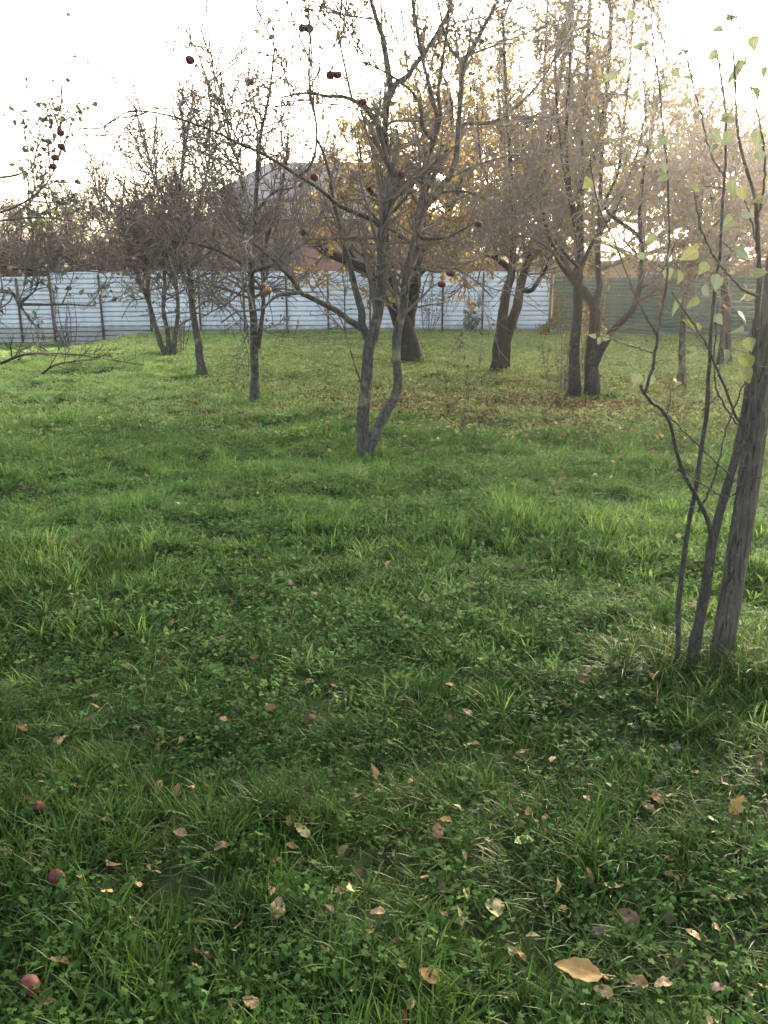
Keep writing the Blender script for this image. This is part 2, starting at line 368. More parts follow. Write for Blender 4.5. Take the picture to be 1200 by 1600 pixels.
def limb(pix, Y, r0, r1, dy=0.0, base=None):
    """a limb drawn over photo pixels at about distance Y; dy lets it lean nearer / farther toward its tip"""
    n = len(pix); out = []
    for k, q in enumerate(pix):
        s = k / max(1, n - 1)
        out.append(P(q[0], q[1], Y + dy * s ** 1.3 + (q[2] if len(q) > 2 else 0)))
    return (out, r0, r1)

# ------------------------------------------------------------------ ground
def axis(lo, hi, step, far, grow_=1.25):
    a = list(np.arange(lo, hi + 1e-6, step)); s = step; x = hi
    while x < far: s *= grow_; x += s; a.append(x)
    s = step; x = lo; b = []
    while x > -far: s *= grow_; x -= s; b.append(x)
    return np.array(b[::-1] + a)
gx = axis(-17, 17, 0.16, 4000); gy = axis(-2, 34, 0.16, 4000)
X, Y_ = np.meshgrid(gx, gy); Z = terrain(X, Y_)
nx, ny = len(gx), len(gy)
ii = (np.arange(ny - 1)[:, None] * nx + np.arange(nx - 1)[None]).ravel()
gf = np.stack([ii, ii + 1, ii + 1 + nx, ii + nx], 1)
m, t, b, out = newmat('lawn_soil')
g = N(t, 'ShaderNodeNewGeometry'); nz = N(t, 'ShaderNodeTexNoise'); nz.inputs['Scale'].default_value = 9; nz.inputs['Detail'].default_value = 8
nz2 = N(t, 'ShaderNodeTexNoise'); nz2.inputs['Scale'].default_value = 0.9; nz2.inputs['Detail'].default_value = 4
t.links.new(g.outputs['Position'], nz.inputs['Vector']); t.links.new(g.outputs['Position'], nz2.inputs['Vector'])
r1 = ramp(t, [(0.3, (0.012, 0.017, 0.007)), (0.55, (0.02, 0.03, 0.01)), (0.75, (0.032, 0.026, 0.015))], nz.outputs['Fac'])
r2 = ramp(t, [(0.35, (0.7, 0.8, 0.7)), (0.65, (1.4, 1.3, 1.1))], nz2.outputs['Fac'])
mm = N(t, 'ShaderNodeMix', data_type='RGBA', blend_type='MULTIPLY'); mm.inputs[0].default_value = 1
t.links.new(r1.outputs[0], mm.inputs[6]); t.links.new(r2.outputs[0], mm.inputs[7]); t.links.new(mm.outputs[2], b.inputs['Base Color'])
b.inputs['Roughness'].default_value = 0.95; b.inputs['Specular IOR Level'].default_value = 0.1
M['soil'] = m
tag(obj('ground', mesh_np('ground', np.stack([X, Y_, Z], -1).reshape(-1, 3), [gf], [m])), kind='structure')

# ------------------------------------------------------------------ metal fences
FY = 28.7
def sheet_mat(name, col, dirt, rough=0.45):
    m, t, b, out = newmat(name)
    g = N(t, 'ShaderNodeTexCoord'); n1 = N(t, 'ShaderNodeTexNoise'); n1.inputs['Scale'].default_value = 1.2; n1.inputs['Detail'].default_value = 7
    mp = N(t, 'ShaderNodeMapping'); mp.inputs['Scale'].default_value = (3, 3, 0.5)
    t.links.new(g.outputs['Object'], mp.inputs[0]); t.links.new(mp.outputs[0], n1.inputs['Vector'])
    r = ramp(t, [(0.3, dirt), (0.62, col)], n1.outputs['Fac'])
    oi = N(t, 'ShaderNodeObjectInfo'); hs = N(t, 'ShaderNodeHueSaturation')
    mr = N(t, 'ShaderNodeMapRange'); mr.inputs[3].default_value = 0.9; mr.inputs[4].default_value = 1.08
    t.links.new(oi.outputs['Random'], mr.inputs[0]); t.links.new(mr.outputs[0], hs.inputs['Value']); t.links.new(r.outputs[0], hs.inputs['Color'])
    sx = N(t, 'ShaderNodeSeparateXYZ'); t.links.new(g.outputs['Object'], sx.inputs[0])
    n3 = N(t, 'ShaderNodeTexNoise'); n3.inputs['Scale'].default_value = 5; n3.inputs['Detail'].default_value = 6; t.links.new(g.outputs['Object'], n3.inputs['Vector'])
    ma = N(t, 'ShaderNodeMath', operation='MULTIPLY_ADD'); t.links.new(n3.outputs['Fac'], ma.inputs[0]); ma.inputs[1].default_value = -.3; t.links.new(sx.outputs['Z'], ma.inputs[2])
    rs = ramp(t, [(0.0, (0.6, 0.6, 0.6)), (0.1, (0, 0, 0))], ma.outputs[0])        # soil splashed on the foot of the sheets
    md_ = N(t, 'ShaderNodeMix', data_type='RGBA'); t.links.new(rs.outputs[0], md_.inputs[0]); t.links.new(hs.outputs[0], md_.inputs[6]); md_.inputs[7].default_value = (0.13, 0.12, 0.09, 1)
    rr_ = ramp(t, [(0.7, (0, 0, 0)), (0.78, (0.35, 0.35, 0.35))], n1.outputs['Fac']); m2_ = N(t, 'ShaderNodeMix', data_type='RGBA'); t.links.new(rr_.outputs[0], m2_.inputs[0]); t.links.new(md_.outputs[2], m2_.inputs[6]); m2_.inputs[7].default_value = (0.2, 0.15, 0.11, 1)
    t.links.new(m2_.outputs[2], b.inputs['Base Color']); b.inputs['Roughness'].default_value = rough; b.inputs['Metallic'].default_value = 0.15
    return m
M['sheet_white'] = sheet_mat('pale_sheet_metal', (0.53, 0.555, 0.585), (0.42, 0.445, 0.47))
M['sheet_green'] = sheet_mat('green_sheet_metal', (0.038, 0.1, 0.068), (0.03, 0.065, 0.048))
M['post'] = plain('rusty_steel', (0.1, 0.06, 0.05), 0.8, 0.2, 0.5, 8)
def panel(x0, x1, z0, z1, pitch, depth, flip=1):
    """horizontal ribbed sheet from x0 to x1 in the local x-z plane, 2 mm thick skin, front at -y"""
    zs, ys = [], []; z = z0
    while z < z1:
        for fz, fy in ((0.0, 0.0), (0.52, 0.0), (0.57, 1.0), (0.70, 1.0), (0.985, 0.0)):
            zz = z + fz * pitch
            if zz <= z1: zs.append(zz); ys.append(fy * depth)
        z += pitch
    zs = np.array(zs); ys = np.array(ys); n = len(zs)
    v = np.concatenate([np.stack([np.full(n, x), ys + off, zs], 1) for off in (0, 0.002) for x in (x0, x1)])
    k = np.arange(n - 1)
    f = np.concatenate([np.stack([k, k + n, k + n + 1, k + 1], 1), np.stack([k + 2 * n, k + 2 * n + 1, k + 3 * n + 1, k + 3 * n], 1)])
    e = np.concatenate([np.stack([k, k + 1, k + 1 + 2 * n, k + 2 * n], 1), np.stack([k + n, k + 3 * n, k + 3 * n + 1, k + n + 1], 1)])
    c = np.array([[0, 2 * n, 3 * n, n], [n - 1, 2 * n - 1, 4 * n - 1, 3 * n - 1]])
    return v, np.concatenate([f, e, c])
def fence(label, a, b, posts, top, mat, pitch, depth, postw=0.06, seed=0, post_front=True, tops=None):
    a = np.array(a, float); b = np.array(b, float); L = np.hypot(*(b - a)); rg = np.random.default_rng(seed)
    root = thing('metal_fence', label, 'fence', (a[0], a[1], 0))
    root.rotation_euler = (0, 0, math.atan2(b[1] - a[1], b[0] - a[0]))
    dirv = (b - a) / L
    for i in range(len(posts) - 1):
        s0, s1 = posts[i], posts[i + 1]; mid = a + dirv * (s0 + s1) / 2
        g0 = min(float(terrain(*(a + dirv * s0))), float(terrain(*(a + dirv * s1)))) - 0.02
        v, f = panel(s0 + 0.003, s1 - 0.003, g0, (tops[i] if tops else top) + rg.normal() * 0.016, pitch, depth)
        v = v + np.array([0, rg.normal() * 0.008, 0]); v[:, 0] += 0.006 * rg.normal() * v[:, 2]; v[:, 1] += .012 * np.sin(v[:, 0] * 2.1 + i) * v[:, 2]
        o = obj('panel', mesh_np('panel', v, [f], [mat], False), root)
    for i, s in enumerate(posts):
        p = a + dirv * s; g0 = float(terrain(*p)); h = (tops[min(i, len(tops) - 1)] if tops else top) - 0.06 + rg.normal() * 0.03
        y0 = -postw - 0.012 if post_front else 0.05
        mb = MB().box(s - postw / 2, s + postw / 2, y0, y0 + postw, g0 - 0.15, h)
        po = mb.build('post', M['post'], root)
    return root
pxs = [-330, -250, -170, -95, -25, 26, 78, 155, 232, 310, 380, 447, 512, 578, 640, 692, 755, 808, 860]
x_at = lambda px, Y=FY: P(px, 443, Y)[0]
x0 = x_at(pxs[0])
posts = [x_at(p) - x0 for p in pxs]
tops = [1.86] * 6 + [2.03] * 13
fence('pale blue white ribbed metal fence closing the back of the garden', (x0, FY), (x_at(862), FY), posts[:-1] + [x_at(861) - x0], 2.03, M['sheet_white'], 0.158, 0.055, tops=tops)
ga = np.array([x_at(866), FY + 0.02]); gb = np.array([P(1200, 443, 23.6)[0], 23.6]); gd = (gb - ga) / np.hypot(*(gb - ga)); gb2 = ga + gd * 16
fence('dark green ribbed metal fence running along the right side', ga, gb2, list(np.linspace(0, 16, 9)), 1.83, M['sheet_green'], 0.12, 0.05, post_front=False, seed=3)
# dark timber kerb under the lower left panels
def beam(name, label, p, q, r, mat, cat='beam', group=None):
    p = np.array(p); q = np.array(q)
    v, f = tubes(resample([p, (p + q) / 2 + np.array([0, 0, 0.01]), q], 6)[None], np.full((1, 6), r), 8)
    return tag(obj(name, mesh_np(name, v - p, [f], [mat]), None, p), label, cat, group)

# ------------------------------------------------------------------ buildings behind the fence
def brick_mat(name, c1, c2, mortar, scale=4.0):
    m, t, b, out = newmat(name)
    tc = N(t, 'ShaderNodeTexCoord'); mp = N(t, 'ShaderNodeMapping'); mp.inputs['Rotation'].default_value = (R(90), 0, 0)
    t.links.new(tc.outputs['Object'], mp.inputs[0])
    br = N(t, 'ShaderNodeTexBrick'); br.inputs['Scale'].default_value = scale
    br.inputs['Color1'].default_value = (*c1, 1); br.inputs['Color2'].default_value = (*c2, 1); br.inputs['Mortar'].default_value = (*mortar, 1)
    t.links.new(mp.outputs[0], br.inputs['Vector']); t.links.new(br.outputs['Color'], b.inputs['Base Color']); b.inputs['Roughness'].default_value = 0.9
    return m
M['brick'] = brick_mat('red_brick', (0.24, 0.105, 0.08), (0.18, 0.08, 0.062), (0.22, 0.17, 0.14))
M['siding'] = plain('pale_attic_siding', (0.34, 0.37, 0.43), 0.6, 0.3, 0.12, 2)
M['roof_grey'] = plain('grey_metal_roof', (0.085, 0.09, 0.105), 0.8, 0.1, 0.2, 3)
M['brown'] = plain('brown_soffit', (0.08, 0.055, 0.045), 0.7, 0.3, 0.3, 4)
M['glass'] = plain('window_glass', (0.05, 0.06, 0.07), 0.08, 0.8, 0.3, 1)
M['frame'] = plain('white_window_frame', (0.4, 0.4, 0.42), 0.5, 0.4, 0.1, 3)
M['maroon'] = plain('maroon_roof_sheet', (0.13, 0.07, 0.075), 0.6, 0.3, 0.25, 3)
M['beige'] = plain('beige_plaster', (0.4, 0.33, 0.24), 0.85, 0.2, 0.2, 1.5)
def gable_roof(mb, x0, x1, y0, y1, z0, z1, hipx=0.0, th=0.12):
    ym = (y0 + y1) / 2
    for dz in (0,):
        v = [(x0, y0, z0), (x1, y0, z0), (x1, y1, z0), (x0, y1, z0), (x0 + hipx, ym, z1), (x1 - hipx, ym, z1),
             (x0, y0, z0 - th), (x1, y0, z0 - th), (x1, y1, z0 - th), (x0, y1, z0 - th)]
        mb.add(v, [(0, 1, 5, 4), (1, 2, 5), (2, 3, 4, 5), (3, 0, 4), (6, 9, 8, 7), (0, 6, 7, 1), (1, 7, 8, 2), (2, 8, 9, 3), (3, 9, 6, 0)])
    return mb
def window(root, x0, x1, y, z0, z1, sash=2, mat='frame'):
    fr = MB().box(x0, x1, y - 0.04, y + 0.03, z0, z0 + 0.08).box(x0, x1, y - 0.04, y + 0.03, z1 - 0.08, z1)
    for k in range(sash + 1):
        xx = x0 + (x1 - x0 - 0.08) * k / sash
        fr.box(xx, xx + 0.08, y - 0.038, y + 0.028, z0 + 0.08, z1 - 0.08)
    wn = fr.build('window', M[mat], root)
    MB().box(x0 + 0.02, x1 - 0.02, y - 0.01, y + 0.01, z0 + 0.02, z1 - 0.02).build('pane', M['glass'], wn)
HY = 45.0
hx0, hx1 = P(262, 443, HY)[0], P(735, 443, HY)[0]; ze = P(600, 343, HY)[2]; za = P(600, 313, HY)[2]; zr = P(600, 250, HY)[2]
house = thing('brick_house', 'large brick house with pale attic storey and grey hipped roof behind the fence', 'house', ((hx0 + hx1) / 2, HY, 0))
hw = (hx1 - hx0) / 2
MB().box(-hw, hw, 0, 11, -0.3, ze - 0.15).build('wall', M['brick'], house)
MB().box(-hw - 0.5, hw + 0.5, -0.55, 11.5, ze - 0.15, ze).build('eave', M['brown'], house)
ax0 = P(335, 443, HY)[0] - (hx0 + hx1) / 2; ax1 = P(655, 443, HY)[0] - (hx0 + hx1) / 2
MB().box(ax0, ax1, 0.8, 10, ze, za).build('attic_wall', M['siding'], house)
rb = MB(); gable_roof(rb, ax0 - 0.5, ax1 + 0.5, 0.3, 10.5, za + 0.12, zr + 0.6, 2.9)
rb.build('roof', M['roof_grey'], house)
for px in (430, 500, 575):
    xx = P(px, 443, HY)[0] - (hx0 + hx1) / 2; window(house, xx - 0.6, xx + 0.6, 0.78, ze + 0.15, za - 0.12)
for px in (330, 450, 560, 680):
    xx = P(px, 443, HY)[0] - (hx0 + hx1) / 2; window(house, xx - 0.7, xx + 0.7, -0.02, 2.3, 3.9, 2, 'brown')
shed_Y = 37.0
sx0, sx1 = P(690, 443, shed_Y)[0], P(850, 443, shed_Y)[0]
shed = thing('brick_shed', 'low brick shed with maroon sheet roof just behind the fence corner', 'shed', ((sx0 + sx1) / 2, shed_Y, 0))
h = (sx1 - sx0) / 2; zt = P(600, 416, shed_Y)[2]
MB().box(-h, h * 0.3, 0, 4, -0.2, zt).build('wall', M['brick'], shed)
MB().box(h * 0.3 + 0.003, h, 0.05, 4, -0.2, zt).build('plaster_wall', M['beige'], shed)
rb = MB(); gable_roof(rb, -h - 0.2, h + 0.2, -0.3, 4.3, zt + 0.12, zt + 0.62, 0.0); rb.build('roof', M['maroon'], shed)
window(shed, -0.6, 0.2, -0.02, 1.2, 1.9)
bY = 40.0
bx0, bx1 = P(875, 443, bY)[0], P(1330, 443, bY)[0]
barn = thing('long_outbuilding', 'long beige plastered outbuilding with low maroon roof beyond the green fence', 'outbuilding', ((bx0 + bx1) / 2, bY, 0))
h = (bx1 - bx0) / 2; zt = P(600, 412, bY)[2]
MB().box(-h, h, 0, 6, -0.2, zt).build('wall', M['beige'], barn)
rb = MB(); gable_roof(rb, -h - 0.3, h + 0.3, -0.4, 6.4, zt + 0.12, zt + 0.75, 0.0); rb.build('roof', M['maroon'], barn)
for k in range(5): window(barn, -h + 1.2 + k * 2.8, -h + 2.2 + k * 2.8, -0.02, 1.3, 2.1)

# ------------------------------------------------------------------ orchard trees (skeletons traced at their real distances)
def foot(px, py, dz=-0.12):
    p = G(px, py); return p
def apple(px, py, Y, label, r=0.036, colr='red', ground=False):
    p = G(px, py) + np.array([0, 0, r * 0.8 + 0.028]) if ground else P(px, py, Y)
    root = thing('apple', label, 'apple', p, 'apples on the ground' if ground else 'apples left on the trees')
    a = obj('fruit', APPLE[colr], root); a.scale = (r, r, r)
    a.rotation_euler = (rng.uniform(-2, 2), rng.uniform(-0.6, 0.6), rng.uniform(0, 6)) if ground else (rng.uniform(-.3, .3), rng.uniform(-.3, .3), 0)
    s = obj('stalk', STALK, root); s.scale = (r, r, r); s.rotation_euler = a.rotation_euler
    return root
nu, nv = 20, 14
th = np.linspace(0.001, math.pi - 0.001, nv); ph = np.arange(nu) * 2 * np.pi / nu
TH, PH = np.meshgrid(th, ph, indexing='ij')
rr = 1.0 * (np.sin(TH) ** 0.9) * (1 + 0.04 * np.cos(5 * PH) * (TH > 1.8)); zz = np.cos(TH) * 0.86 - 0.38 * np.exp(-(TH / 0.42) ** 2) + 0.22 * np.exp(-((math.pi - TH) / 0.4) ** 2)
rr *= 1 + 0.08 * np.cos(TH)
av = np.stack([rr * np.cos(PH), rr * np.sin(PH), zz], -1).reshape(-1, 3)
i_ = np.arange(nv - 1)[:, None] * nu; j_ = np.arange(nu)[None]; j2 = (j_ + 1) % nu
af = np.stack([i_ + j_, i_ + nu + j_, i_ + nu + j2, i_ + j2], -1).reshape(-1, 4)
M['apple_red'] = plain('apple_skin_red', (0.1, 0.018, 0.016), 0.55, 0.2, 0.3, 2.0, dark=(0.05, 0.014, 0.012))
M['apple_green'] = plain('apple_skin_green', (0.42, 0.45, 0.14), 0.4, 0.5, 0.25, 2.0)
M['apple_brown'] = plain('apple_skin_rotting', (0.24, 0.08, 0.05), 0.6, 0.3, 0.3, 3.0, dark=(0.1, 0.045, 0.03))
M['stalk'] = plain('apple_stalk', (0.1, 0.07, 0.04))
APPLE = {c: mesh_np('apple_fruit', av, [af], [M['apple_' + c]]) for c in ('red', 'green', 'brown')}
sv, sf = tubes(resample([(0, 0, 0.42), (0.05, 0, 0.8), (0.16, 0.02, 1.15)], 5)[None], np.full((1, 5), 0.06), 5)
STALK = mesh_np('apple_stalk', sv, [sf], [M['stalk']])

ORCH = 'apple trees of the orchard'
# central twin-stemmed tree
D = 7.75
b0 = foot(570, 712); b0[1] = D
T1 = [
 limb([(571, 722), (568, 690), (568, 640), (574, 580), (580, 535), (588, 500), (596, 450), (597, 400), (598, 350), (610, 312), (620, 287), (607, 255), (601, 225), (604, 175), (610, 135)], D, .064, .024, -.2),
 limb([(572, 716), (580, 693), (597, 657), (613, 627), (622, 597), (618, 550), (623, 510), (630, 483), (633, 450), (637, 417), (647, 377), (655, 345), (665, 322)], D, .052, .032, .25),
 limb([(580, 535), (568, 513), (563, 483), (555, 450), (547, 417), (537, 383), (531, 350), (520, 310), (512, 260), (497, 220)], D, .042, .012, .3),
 limb([(566, 512), (545, 500), (527, 487), (483, 463), (470, 457), (453, 433), (427, 407), (393, 377), (379, 367)], D, .034, .009, -.9),
 limb([(470, 457), (440, 460), (427, 466), (407, 483), (370, 488), (345, 505)], D - .5, .018, .005, -.3),
 limb([(379, 367), (385, 342), (391, 320)], D - .9, .009, .004, -.1),
 limb([(592, 352), (577, 341), (532, 322), (502, 296), (465, 274), (424, 247), (375, 225), (341, 208), (300, 192), (245, 176), (191, 173)], D, .024, .005, -1.0),
 limb([(468, 276), (487, 255), (495, 205), (484, 140), (484, 75), (482, 0)], D - .5, .014, .005, -.1),
 limb([(610, 135), (600, 70), (594, 45), (580, 0), (575, -40)], D - .2, .03, .01, .1),
 limb([(604, 160), (618, 132), (635, 120), (657, 90), (675, 65), (697, 25), (712, -20)], D - .2, .03, .012, .5),
 limb([(665, 322), (685, 300), (705, 270), (715, 225), (720, 150), (725, 100), (740, 72), (762, 30), (782, -10), (800, -60)], D + .25, .034, .014, .5),
 limb([(662, 330), (661, 287), (667, 250), (677, 225), (684, 187), (675, 150), (662, 100), (652, 50), (646, 10), (640, -40)], D + .25, .032, .01, -.4),
 limb([(677, 225), (688, 180), (685, 137), (697, 62), (702, 0), (705, -40)], D, .02, .008, -.2),
 limb([(715, 225), (725, 195), (762, 192), (800, 172), (850, 120), (895, 40)], D + .4, .024, .008, .8),
 limb([(567, 97), (607, 115), (640, 140), (657, 170), (660, 197), (677, 222)][::-1], D, .02, .007, -.5),
 limb([(601, 225), (585, 185), (550, 155), (512, 150), (480, 145), (440, 152)], D - .1, .026, .007, -.6),
 limb([(550, 155), (535, 87), (527, 50), (520, 10)], D - .3, .012, .005, -.1),
 limb([(651, 360), (660, 372), (690, 372), (712, 365), (750, 345), (790, 342)], D + .2, .02, .006, -.6),
 limb([(636, 420), (655, 418), (685, 425), (712, 420), (742, 438), (770, 465)], D + .1, .014, .005, -.9),
 limb([(567, 607), (556, 575), (545, 540), (535, 505), (520, 480)], D, .009, .004, -.3),
 limb([(700, 278), (735, 262), (790, 245), (850, 240)], D + .3, .016, .006, .9),
 limb([(725, 100), (700, 70), (690, 30), (680, -20)], D + .5, .018, .008, -.2),
 limb([(375, 225), (352, 180), (325, 130), (299, 88)], D - .75, .008, .0035, -.1),
 limb([(527, 50), (522, 80), (520, 112)], D - .5, .005, .003, 0),
 limb([(598, 345), (640, 300), (655, 250), (648, 190)], D, .018, .006, .6),
 limb([(685, 300), (730, 300), (770, 320), (800, 350)], D + .3, .016, .005, -.5),
 limb([(597, 440), (607, 473), (618, 462), (625, 430), (640, 400)], D, .014, .006, .5),
]
tree('apple_tree', 'lichen-grey twin-stemmed apple tree in the centre foreground, nearest in the orchard', b0, T1, group=ORCH, depth=D, skipt=2,
     n1=170, l1=1.05, n2=800, l2=.42, n3=2600, l3=.16, nspr=70, lspr=1.1, nleaf=420, lsize=.05, leafm='leaf_dry', leafT=LEAFN, seed=11, ang=52, t1=(.5, 1), knob=.05)
# left slim tree
D = 11.1; b0 = foot(399, 628); b0[1] = D
T2 = [
 limb([(399, 634), (398, 600), (398, 560), (396, 500), (393, 450), (391, 410), (397, 356), (401, 300), (403, 240), (412, 190), (420, 150), (429, 75)], D, .066, .012),
 limb([(402, 545), (407, 515), (411, 480), (411, 430), (413, 395), (425, 350), (440, 300), (452, 230)], D, .036, .01, .4),
 limb([(393, 430), (372, 408), (340, 392), (300, 380), (270, 378)], D, .026, .008, -.9),
 limb([(395, 400), (375, 350), (378, 290), (375, 262), (362, 225), (349, 150), (341, 90)], D, .026, .008, .3),
 limb([(392, 425), (425, 415), (455, 395), (490, 372)], D, .022, .006, -.8),
 limb([(398, 350), (370, 320), (330, 300), (290, 300)], D, .02, .006, .8),
 limb([(400, 330), (430, 300), (470, 290), (500, 262)], D, .02, .006, .7),
 limb([(412, 190), (390, 150), (380, 110)], D, .014, .005, .1),
 limb([(394, 440), (380, 452), (355, 475), (332, 486), (310, 500)], D, .014, .005, -.8),
]
tree('apple_tree', 'slim bare apple tree left of the central tree, straight trunk with a thin side stem', b0, T2, group=ORCH, depth=D,
     n1=110, l1=1.15, n2=650, l2=.45, n3=2400, l3=.2, nspr=42, lspr=1.1, nleaf=950, lsize=.05, seed=12, dens=0.9, ang=58, gn=.2)
D = 14.7; b0 = foot(315, 583); b0[1] = D
T3 = [
 limb([(316, 588), (312, 560), (308, 530), (301, 485), (298, 440), (291, 405), (285, 360), (282, 310), (285, 250), (290, 200)], D, .085, .014),
 limb([(298, 455), (285, 425), (270, 400), (245, 370), (220, 340)], D, .035, .01, -.6),
 limb([(295, 420), (320, 400), (350, 370), (362, 320)], D, .03, .01, .8),
 limb([(284, 350), (255, 310), (235, 260), (225, 200)], D, .03, .01, .6),
 limb([(297, 440), (325, 428), (360, 432), (395, 440)], D, .024, .008, -.9),
 limb([(288, 380), (310, 320), (325, 260), (328, 190)], D, .026, .01, -.5),
]
tree('apple_tree', 'bare apple tree with a dark trunk leaning left, third trunk from the centre', b0, T3, group=ORCH, depth=D,
     n1=75, l1=1.1, n2=700, l2=.55, n3=2400, l3=.25, nspr=40, lspr=1.2, nleaf=1100, lsize=.055, seed=13, dens=0.62, ang=58, gn=.2)
D = 18.9; b0 = foot(260, 550); b0[1] = D
T4 = [
 limb([(261, 556), (252, 535), (240, 500), (230, 465), (212, 425), (200, 390), (190, 340), (195, 280)], D, .075, .018),
 limb([(264, 556), (262, 520), (255, 485), (258, 450), (256, 410), (250, 350), (245, 280), (240, 230)], D, .06, .016),
 limb([(212, 425), (185, 390), (165, 350), (150, 300)], D, .035, .012, .7),
 limb([(230, 465), (232, 430), (222, 380), (225, 320)], D, .035, .012, -.7),
 limb([(255, 430), (280, 390), (300, 340)], D, .03, .01, .7),
]
tree('apple_tree', 'two-stemmed bare apple tree splayed to the left before the fence', b0, T4, group=ORCH, depth=D, skipt=2,
     n1=80, l1=1.2, n2=700, l2=.65, n3=2300, l3=.3, nspr=40, lspr=1.3, nleaf=1300, lsize=.06, seed=14, dens=0.6, ang=56, gn=.17, twig='twig_red')
b0 = foot(272, 552); b0[1] = D
tree('apple_tree', 'thin single-stemmed tree just right of the splayed two-stemmed one', b0, [
 limb([(271, 556), (275, 520), (278, 475), (275, 440), (277, 400), (282, 340), (278, 280)], D, .06, .014),
 limb([(277, 420), (290, 385), (310, 345)], D, .03, .01, .8), limb([(276, 400), (262, 360), (255, 310)], D, .03, .01, -.8)], group=ORCH, depth=D,
     n1=45, l1=1.0, n2=380, l2=.6, n3=1300, l3=.28, nspr=20, lspr=1.1, nleaf=700, lsize=.055, seed=15, dens=0.50, ang=55)
# thick dark tree with yellow crown
D = 17.6; b0 = foot(640, 553); b0[1] = D
T5 = [
 limb([(640, 560), (637, 530), (630, 505), (618, 480), (605, 455), (585, 432), (560, 415), (530, 403), (497, 388), (470, 360)], D, .24, .06, -.5),
 limb([(636, 535), (640, 490), (648, 450), (655, 400), (662, 330), (668, 260), (660, 190), (650, 130)], D, .16, .03, .5),
 limb([(625, 490), (612, 440), (605, 390), (600, 330), (590, 260), (580, 190)], D, .12, .03, 0),
 limb([(655, 400), (690, 350), (720, 290), (745, 230), (755, 170)], D, .09, .02, .8),
 limb([(600, 330), (570, 280), (560, 220)], D, .06, .02, -.8),
 limb([(640, 455), (660, 425), (700, 400), (740, 380)], D, .07, .02, -.8),
 limb([(662, 300), (700, 230), (705, 160), (690, 110)], D, .06, .02, -.5),
 limb([(560, 415), (540, 370), (530, 320)], D, .05, .02, .5),
]
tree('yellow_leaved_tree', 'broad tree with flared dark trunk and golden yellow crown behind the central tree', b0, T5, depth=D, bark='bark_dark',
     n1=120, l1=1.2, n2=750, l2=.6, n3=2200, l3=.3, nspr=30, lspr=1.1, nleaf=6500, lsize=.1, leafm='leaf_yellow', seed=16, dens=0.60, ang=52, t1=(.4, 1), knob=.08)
# right-hand forked tree
D = 14.9; b0 = foot(780, 580); b0[1] = D
T6 = [
 limb([(776, 586), (778, 555), (783, 525), (787, 480), (797, 442), (800, 422), (800, 400), (802, 365), (800, 300), (796, 220), (790, 120), (785, 20)], D, .12, .02, -.3),
 limb([(784, 586), (788, 545), (793, 518), (805, 485), (812, 455), (817, 435), (827, 400), (840, 378), (842, 350), (836, 300), (845, 220), (850, 120), (856, 0)], D, .12, .02, .4),
 limb([(814, 452), (826, 455), (836, 448), (850, 425), (862, 400), (880, 370), (905, 330)], D, .055, .015, -.6),
 limb([(800, 422), (788, 412), (777, 402), (770, 365), (765, 300), (750, 240), (745, 160)], D, .06, .015, .5),
 limb([(802, 365), (820, 310), (822, 240), (815, 160)], D, .04, .014, .7),
 limb([(840, 378), (858, 385), (868, 390)], D, .05, .03, 0),
 limb([(838, 320), (870, 280), (885, 220)], D, .035, .012, .7),
 limb([(785, 410), (760, 400), (735, 410)], D, .03, .01, -.8),
]
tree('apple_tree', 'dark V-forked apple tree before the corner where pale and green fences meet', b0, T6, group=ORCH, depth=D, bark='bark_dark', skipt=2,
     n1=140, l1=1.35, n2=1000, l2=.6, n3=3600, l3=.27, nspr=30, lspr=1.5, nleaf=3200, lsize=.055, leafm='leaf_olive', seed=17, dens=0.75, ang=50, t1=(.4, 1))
# pair of trunks
D = 11.9; b0 = foot(898, 619); b0[1] = D
T7 = [
 limb([(897, 626), (898, 570), (899, 525), (902, 450), (907, 400), (906, 330), (910, 250), (915, 150), (920, 50), (925, -60)], D, .085, .026, .3),
 limb([(906, 360), (890, 300), (885, 220), (890, 120), (895, 0)], D, .04, .012, -.6),
 limb([(908, 300), (930, 240), (945, 160), (955, 60), (960, -30)], D, .04, .012, .6),
 limb([(904, 430), (925, 380), (960, 330), (990, 260), (1010, 170)], D, .035, .01, -.8),
 limb([(905, 420), (870, 380), (840, 330), (810, 300)], D, .03, .009, .7),
]
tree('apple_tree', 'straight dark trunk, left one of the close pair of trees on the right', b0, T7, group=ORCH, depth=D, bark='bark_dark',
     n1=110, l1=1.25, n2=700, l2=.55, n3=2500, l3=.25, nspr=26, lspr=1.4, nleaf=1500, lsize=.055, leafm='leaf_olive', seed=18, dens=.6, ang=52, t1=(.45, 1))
b0 = foot(925, 617); b0[1] = D
T8 = [
 limb([(925, 625), (926, 575), (927, 525), (929, 485), (915, 462), (895, 435), (875, 407), (860, 375), (852, 350), (850, 280), (862, 200), (880, 100), (890, 0)], D, .1, .02, .4),
 limb([(928, 590), (932, 567), (945, 535), (965, 510), (987, 485), (997, 460), (1002, 420), (1002, 380), (990, 362), (965, 345), (945, 325)], D, .062, .02, -.6),
 limb([(930, 487), (935, 455), (935, 425), (936, 360), (940, 250), (950, 120), (955, 0), (958, -50)], D, .06, .016, .5),
 limb([(1002, 380), (1000, 320), (1010, 240), (1030, 150), (1040, 60)], D - .6, .03, .01, .5),
 limb([(858, 370), (835, 330), (820, 260), (815, 180)], D + .3, .03, .01, .4),
 limb([(938, 330), (965, 270), (975, 190), (985, 90), (990, 0)], D + .3, .03, .01, -.4),
 limb([(895, 435), (905, 400), (895, 340), (880, 260), (870, 160), (868, 60)], D + .1, .035, .01, -.5),
 limb([(1000, 450), (1020, 440), (1040, 415), (1055, 380)], D - .6, .018, .006, -.4),
]
